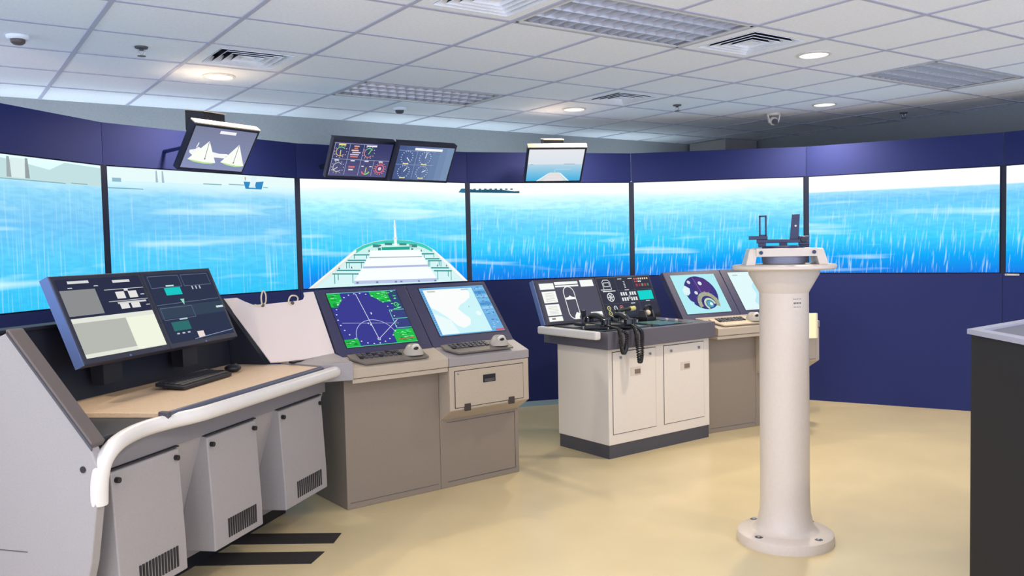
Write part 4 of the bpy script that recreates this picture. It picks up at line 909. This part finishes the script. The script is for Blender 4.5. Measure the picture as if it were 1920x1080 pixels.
# ------------------------------------------------------------------ pelorus pillar and azimuth sight
PX, PY = 1.335, 4.185
def build_pelorus():
    t = thing('pelorus_stand', (PX, PY, 0), -11, 'tall cream pelorus pillar with a round bolted foot and wide collar', 'pelorus stand')
    foot = MB().lathe([(.232, 0), (.234, .02), (.230, .045), (.218, .054), (.17, .056), (.155, .062), (.135, .09), (.122, .15), (.1185, .22)], 64).build('foot_flange', M_PEL, t, smooth=True)
    for a in (45, 135, 225, 315):
        x = .195 * cos(R(a)); y = .195 * sin(R(a)); b = MB().lathe([(.020, .0535), (.020, .0555), (.0001, .0556)], 18, (x, y, 0)).build('bolt_recess', M_TRIM, foot)
        MB().cyl((x, y, .054), (x, y, .062), .010, 6).build('bolt', M_STEEL, foot)
    MB().lathe([(.1185, .21), (.1175, .6), (.1165, 1.235), (.118, 1.243)], 64).build('column', M_PEL, t, smooth=True)
    MB().lathe([(.117, 1.236), (.124, 1.25), (.166, 1.325), (.172, 1.352)], 64).build('head_cone', M_PEL, t, smooth=True)
    MB().lathe([(.172, 1.346), (.236, 1.350), (.246, 1.357), (.246, 1.368), (.238, 1.374), (.10, 1.376)], 64).build('collar', M_PEL, t, smooth=True)
    f = lambda u, z: ((.1178) * sin(u), -(.1178) * cos(u), z)
    lb = MB(); n = 6; a0, a1 = .23, .66
    for i in range(n):
        p, q = a0 + (a1 - a0) * i / n, a0 + (a1 - a0) * (i + 1) / n
        lb.add([f(p, 1.155), f(q, 1.155), f(q, 1.215), f(p, 1.215)], [(0, 1, 2, 3)])
    lab = lb.build('data_plate', mat('data_plate', (206, 196, 186), .4), t)
    for (z0, z1, b0, b1) in ((1.208, 1.211, .25, .64), (1.186, 1.194, .27, .62), (1.17, 1.173, .27, .6)):
        m = MB(); g = lambda u, z: (.1182 * sin(u), -.1182 * cos(u), z)
        for i in range(5):
            p, q = b0 + (b1 - b0) * i / 5, b0 + (b1 - b0) * (i + .7) / 5; m.add([g(p, z0), g(q, z0), g(q, z1), g(p, z1)], [(0, 1, 2, 3)])
        m.build('plate_marking', M_TRIM, lab)
    # yoke: two trapezoid cheeks with a front and back rail round the compass bowl
    for s_ in (-1, 1):
        MB().hexa([(s_ * .168 - .022, -.13, 1.374), (s_ * .168 + .022, -.13, 1.374), (s_ * .168 + .022, .13, 1.374), (s_ * .168 - .022, .13, 1.374)], [(s_ * .150 - .02, -.10, 1.452), (s_ * .150 + .02, -.10, 1.452), (s_ * .150 + .02, .10, 1.452), (s_ * .150 - .02, .10, 1.452)]).build('yoke_cheek', M_PEL, t, bevel=.004)
    for s_ in (-1, 1):
        y = s_ * .104; yk = MB().box(-.14, .14, y - .012, y + .012, 1.414, 1.454).build('yoke_rail', M_PEL, t, bevel=.003)
        if s_ < 0:
            for x in (-.118, .125): MB().cyl((x, y - .02, 1.434), (x, y - .01, 1.434), .009, 12).build('clamp_screw', M_AZ, yk)
    MB().lathe([(.06, 1.374), (.10, 1.378), (.104, 1.405), (.104, 1.446), (.098, 1.448), (.098, 1.442)], 40).build('compass_bowl', M_BOWL, t, smooth=True)
    a = thing('azimuth_sight', (PX - .002, PY, 1.449), -12, 'dark azimuth sight with two upright vanes on top of the pelorus pillar', 'azimuth sight')
    MB().lathe([(.098, 0), (.10, .006), (.10, .014), (.086, .016), (.086, .0)], 40).build('ring', M_AZ, a, smooth=True)
    MB().box(-.125, .115, -.02, .02, .030, .048).build('cross_bar', M_AZ, a, bevel=.002)
    for x in (-.10, 0.0, .095): MB().box(x - .018, x + .018, -.016, .016, .010, .032).build('bar_foot', M_AZ, a, bevel=.002)
    MB().box(-.162, -.075, -.022, .022, .048, .066).build('sight_block', M_AZ, a, bevel=.002)
    fr = MB(); x0, x1 = -.114, -.077
    for (p, q, r_, s_) in ((x0, x0 + .008, .048, .166), (x1 - .009, x1, .048, .166), (x0, x1, .158, .166), (x0, x1, .066, .072)): fr.box(p, q, -.004, .004, r_, s_)
    fr.build('frame_vane', M_AZ, a)
    MB().prism_v([(.030, .045), (.072, .045), (.078, .168), (.042, .168)], -.005, .005).build('slot_vane', M_AZ, a, bevel=.001)
    MB().cyl((.058, -.006, .112), (.058, -.0045, .112), .005, 12).build('peep_hole', M_WHITE, a)
    MB().box(.072, .120, -.018, .018, .018, .062).build('mirror_block', M_AZ, a, bevel=.003)
    MB().cyl((.092, -.03, .045), (.092, -.016, .045), .014, 14).build('adjusting_knob', M_BLACK, a, bevel=.002)
build_pelorus()

# ------------------------------------------------------------------ dark counter at the right edge
def build_counter():
    ox, oy, z = 1.86, 3.45, 1.117
    t = thing('dark_counter', (ox, oy, 0), 0, 'tall dark counter with a pale metal edge at the right picture edge', 'counter')
    a = (cos(R(38)), sin(R(38))); b = (cos(R(-90)), sin(R(-90)))
    p = [(0, 0), (b[0] * 1.3, b[1] * 1.3), (1.0, b[1] * 1.3), (1.0 + .0, a[1] * 1.15), (a[0] * 1.15, a[1] * 1.15)]
    p = [(0, 0), (0, -1.2), (.95, -1.2), (.95, .742)]
    MB().prism_z(p, 0, z - .02).build('body', M_COUNTER, t, bevel=.003)
    def inset(d): return [(d, -d * 0.35 + .0), (d, -1.2 + d), (.95 - d, -1.2 + d), (.95 - d, .742 - d * 1.6)]
    o = [(-.012, .008), (-.012, -1.212), (.962, -1.212), (.962, .768)]; i = inset(.042)
    m = MB(); V = [(x, y, z - .02) for x, y in o] + [(x, y, z - .02) for x, y in i] + [(x, y, z) for x, y in o] + [(x, y, z) for x, y in i]
    fs = []
    for k in range(4):
        l = (k + 1) % 4
        fs += [(k, l, 4 + l, 4 + k), (8 + k, 12 + k, 12 + l, 8 + l), (k, 8 + k, 8 + l, l), (4 + k, 4 + l, 12 + l, 12 + k)]
    m.add(V, fs).build('metal_edge', M_TRIMALU, t)
    MB().prism_z(inset(.042), z - .02, z - .010).build('smoked_top', M_SMOKE, t)
build_counter()

# ------------------------------------------------------------------ black strips on the floor below the left console
def build_floor_strips():
    for pts, lab in (([(-1.58, 4.0), (-.985, 3.995), (-.955, 4.15), (-1.55, 4.165)], 'black flat strip on the floor below the left console, nearer one'),
                     ([(-1.50, 4.285), (-.935, 4.27), (-.925, 4.42), (-1.48, 4.44)], 'black flat strip on the floor below the left console, farther one')):
        o = MB().prism_z(pts, 0, .004).build('floor_strip', mat('black_strip', (40, 36, 38), .7), None, bevel=.001)
        tag(o, lab, 'floor strip', 'black floor strips')
build_floor_strips()

def build_clip():
    (x0, y0), (x1, y1) = J[7], J[8]
    t = thing('wall_clip', (x0, y0, ZB - .022), math.degrees(math.atan2(y1 - y0, x1 - x0)), 'small white clip under the right edge wall display', 'clip')
    MB().box(.02, .13, -.008, -.001, 0, .016).build('plate', M_WHITE, t, bevel=.002)
    for x in (.035, .115): MB().cyl((x, -.010, .008), (x, -.007, .008), .004, 8).build('rivet', M_STEEL, t)
build_clip()
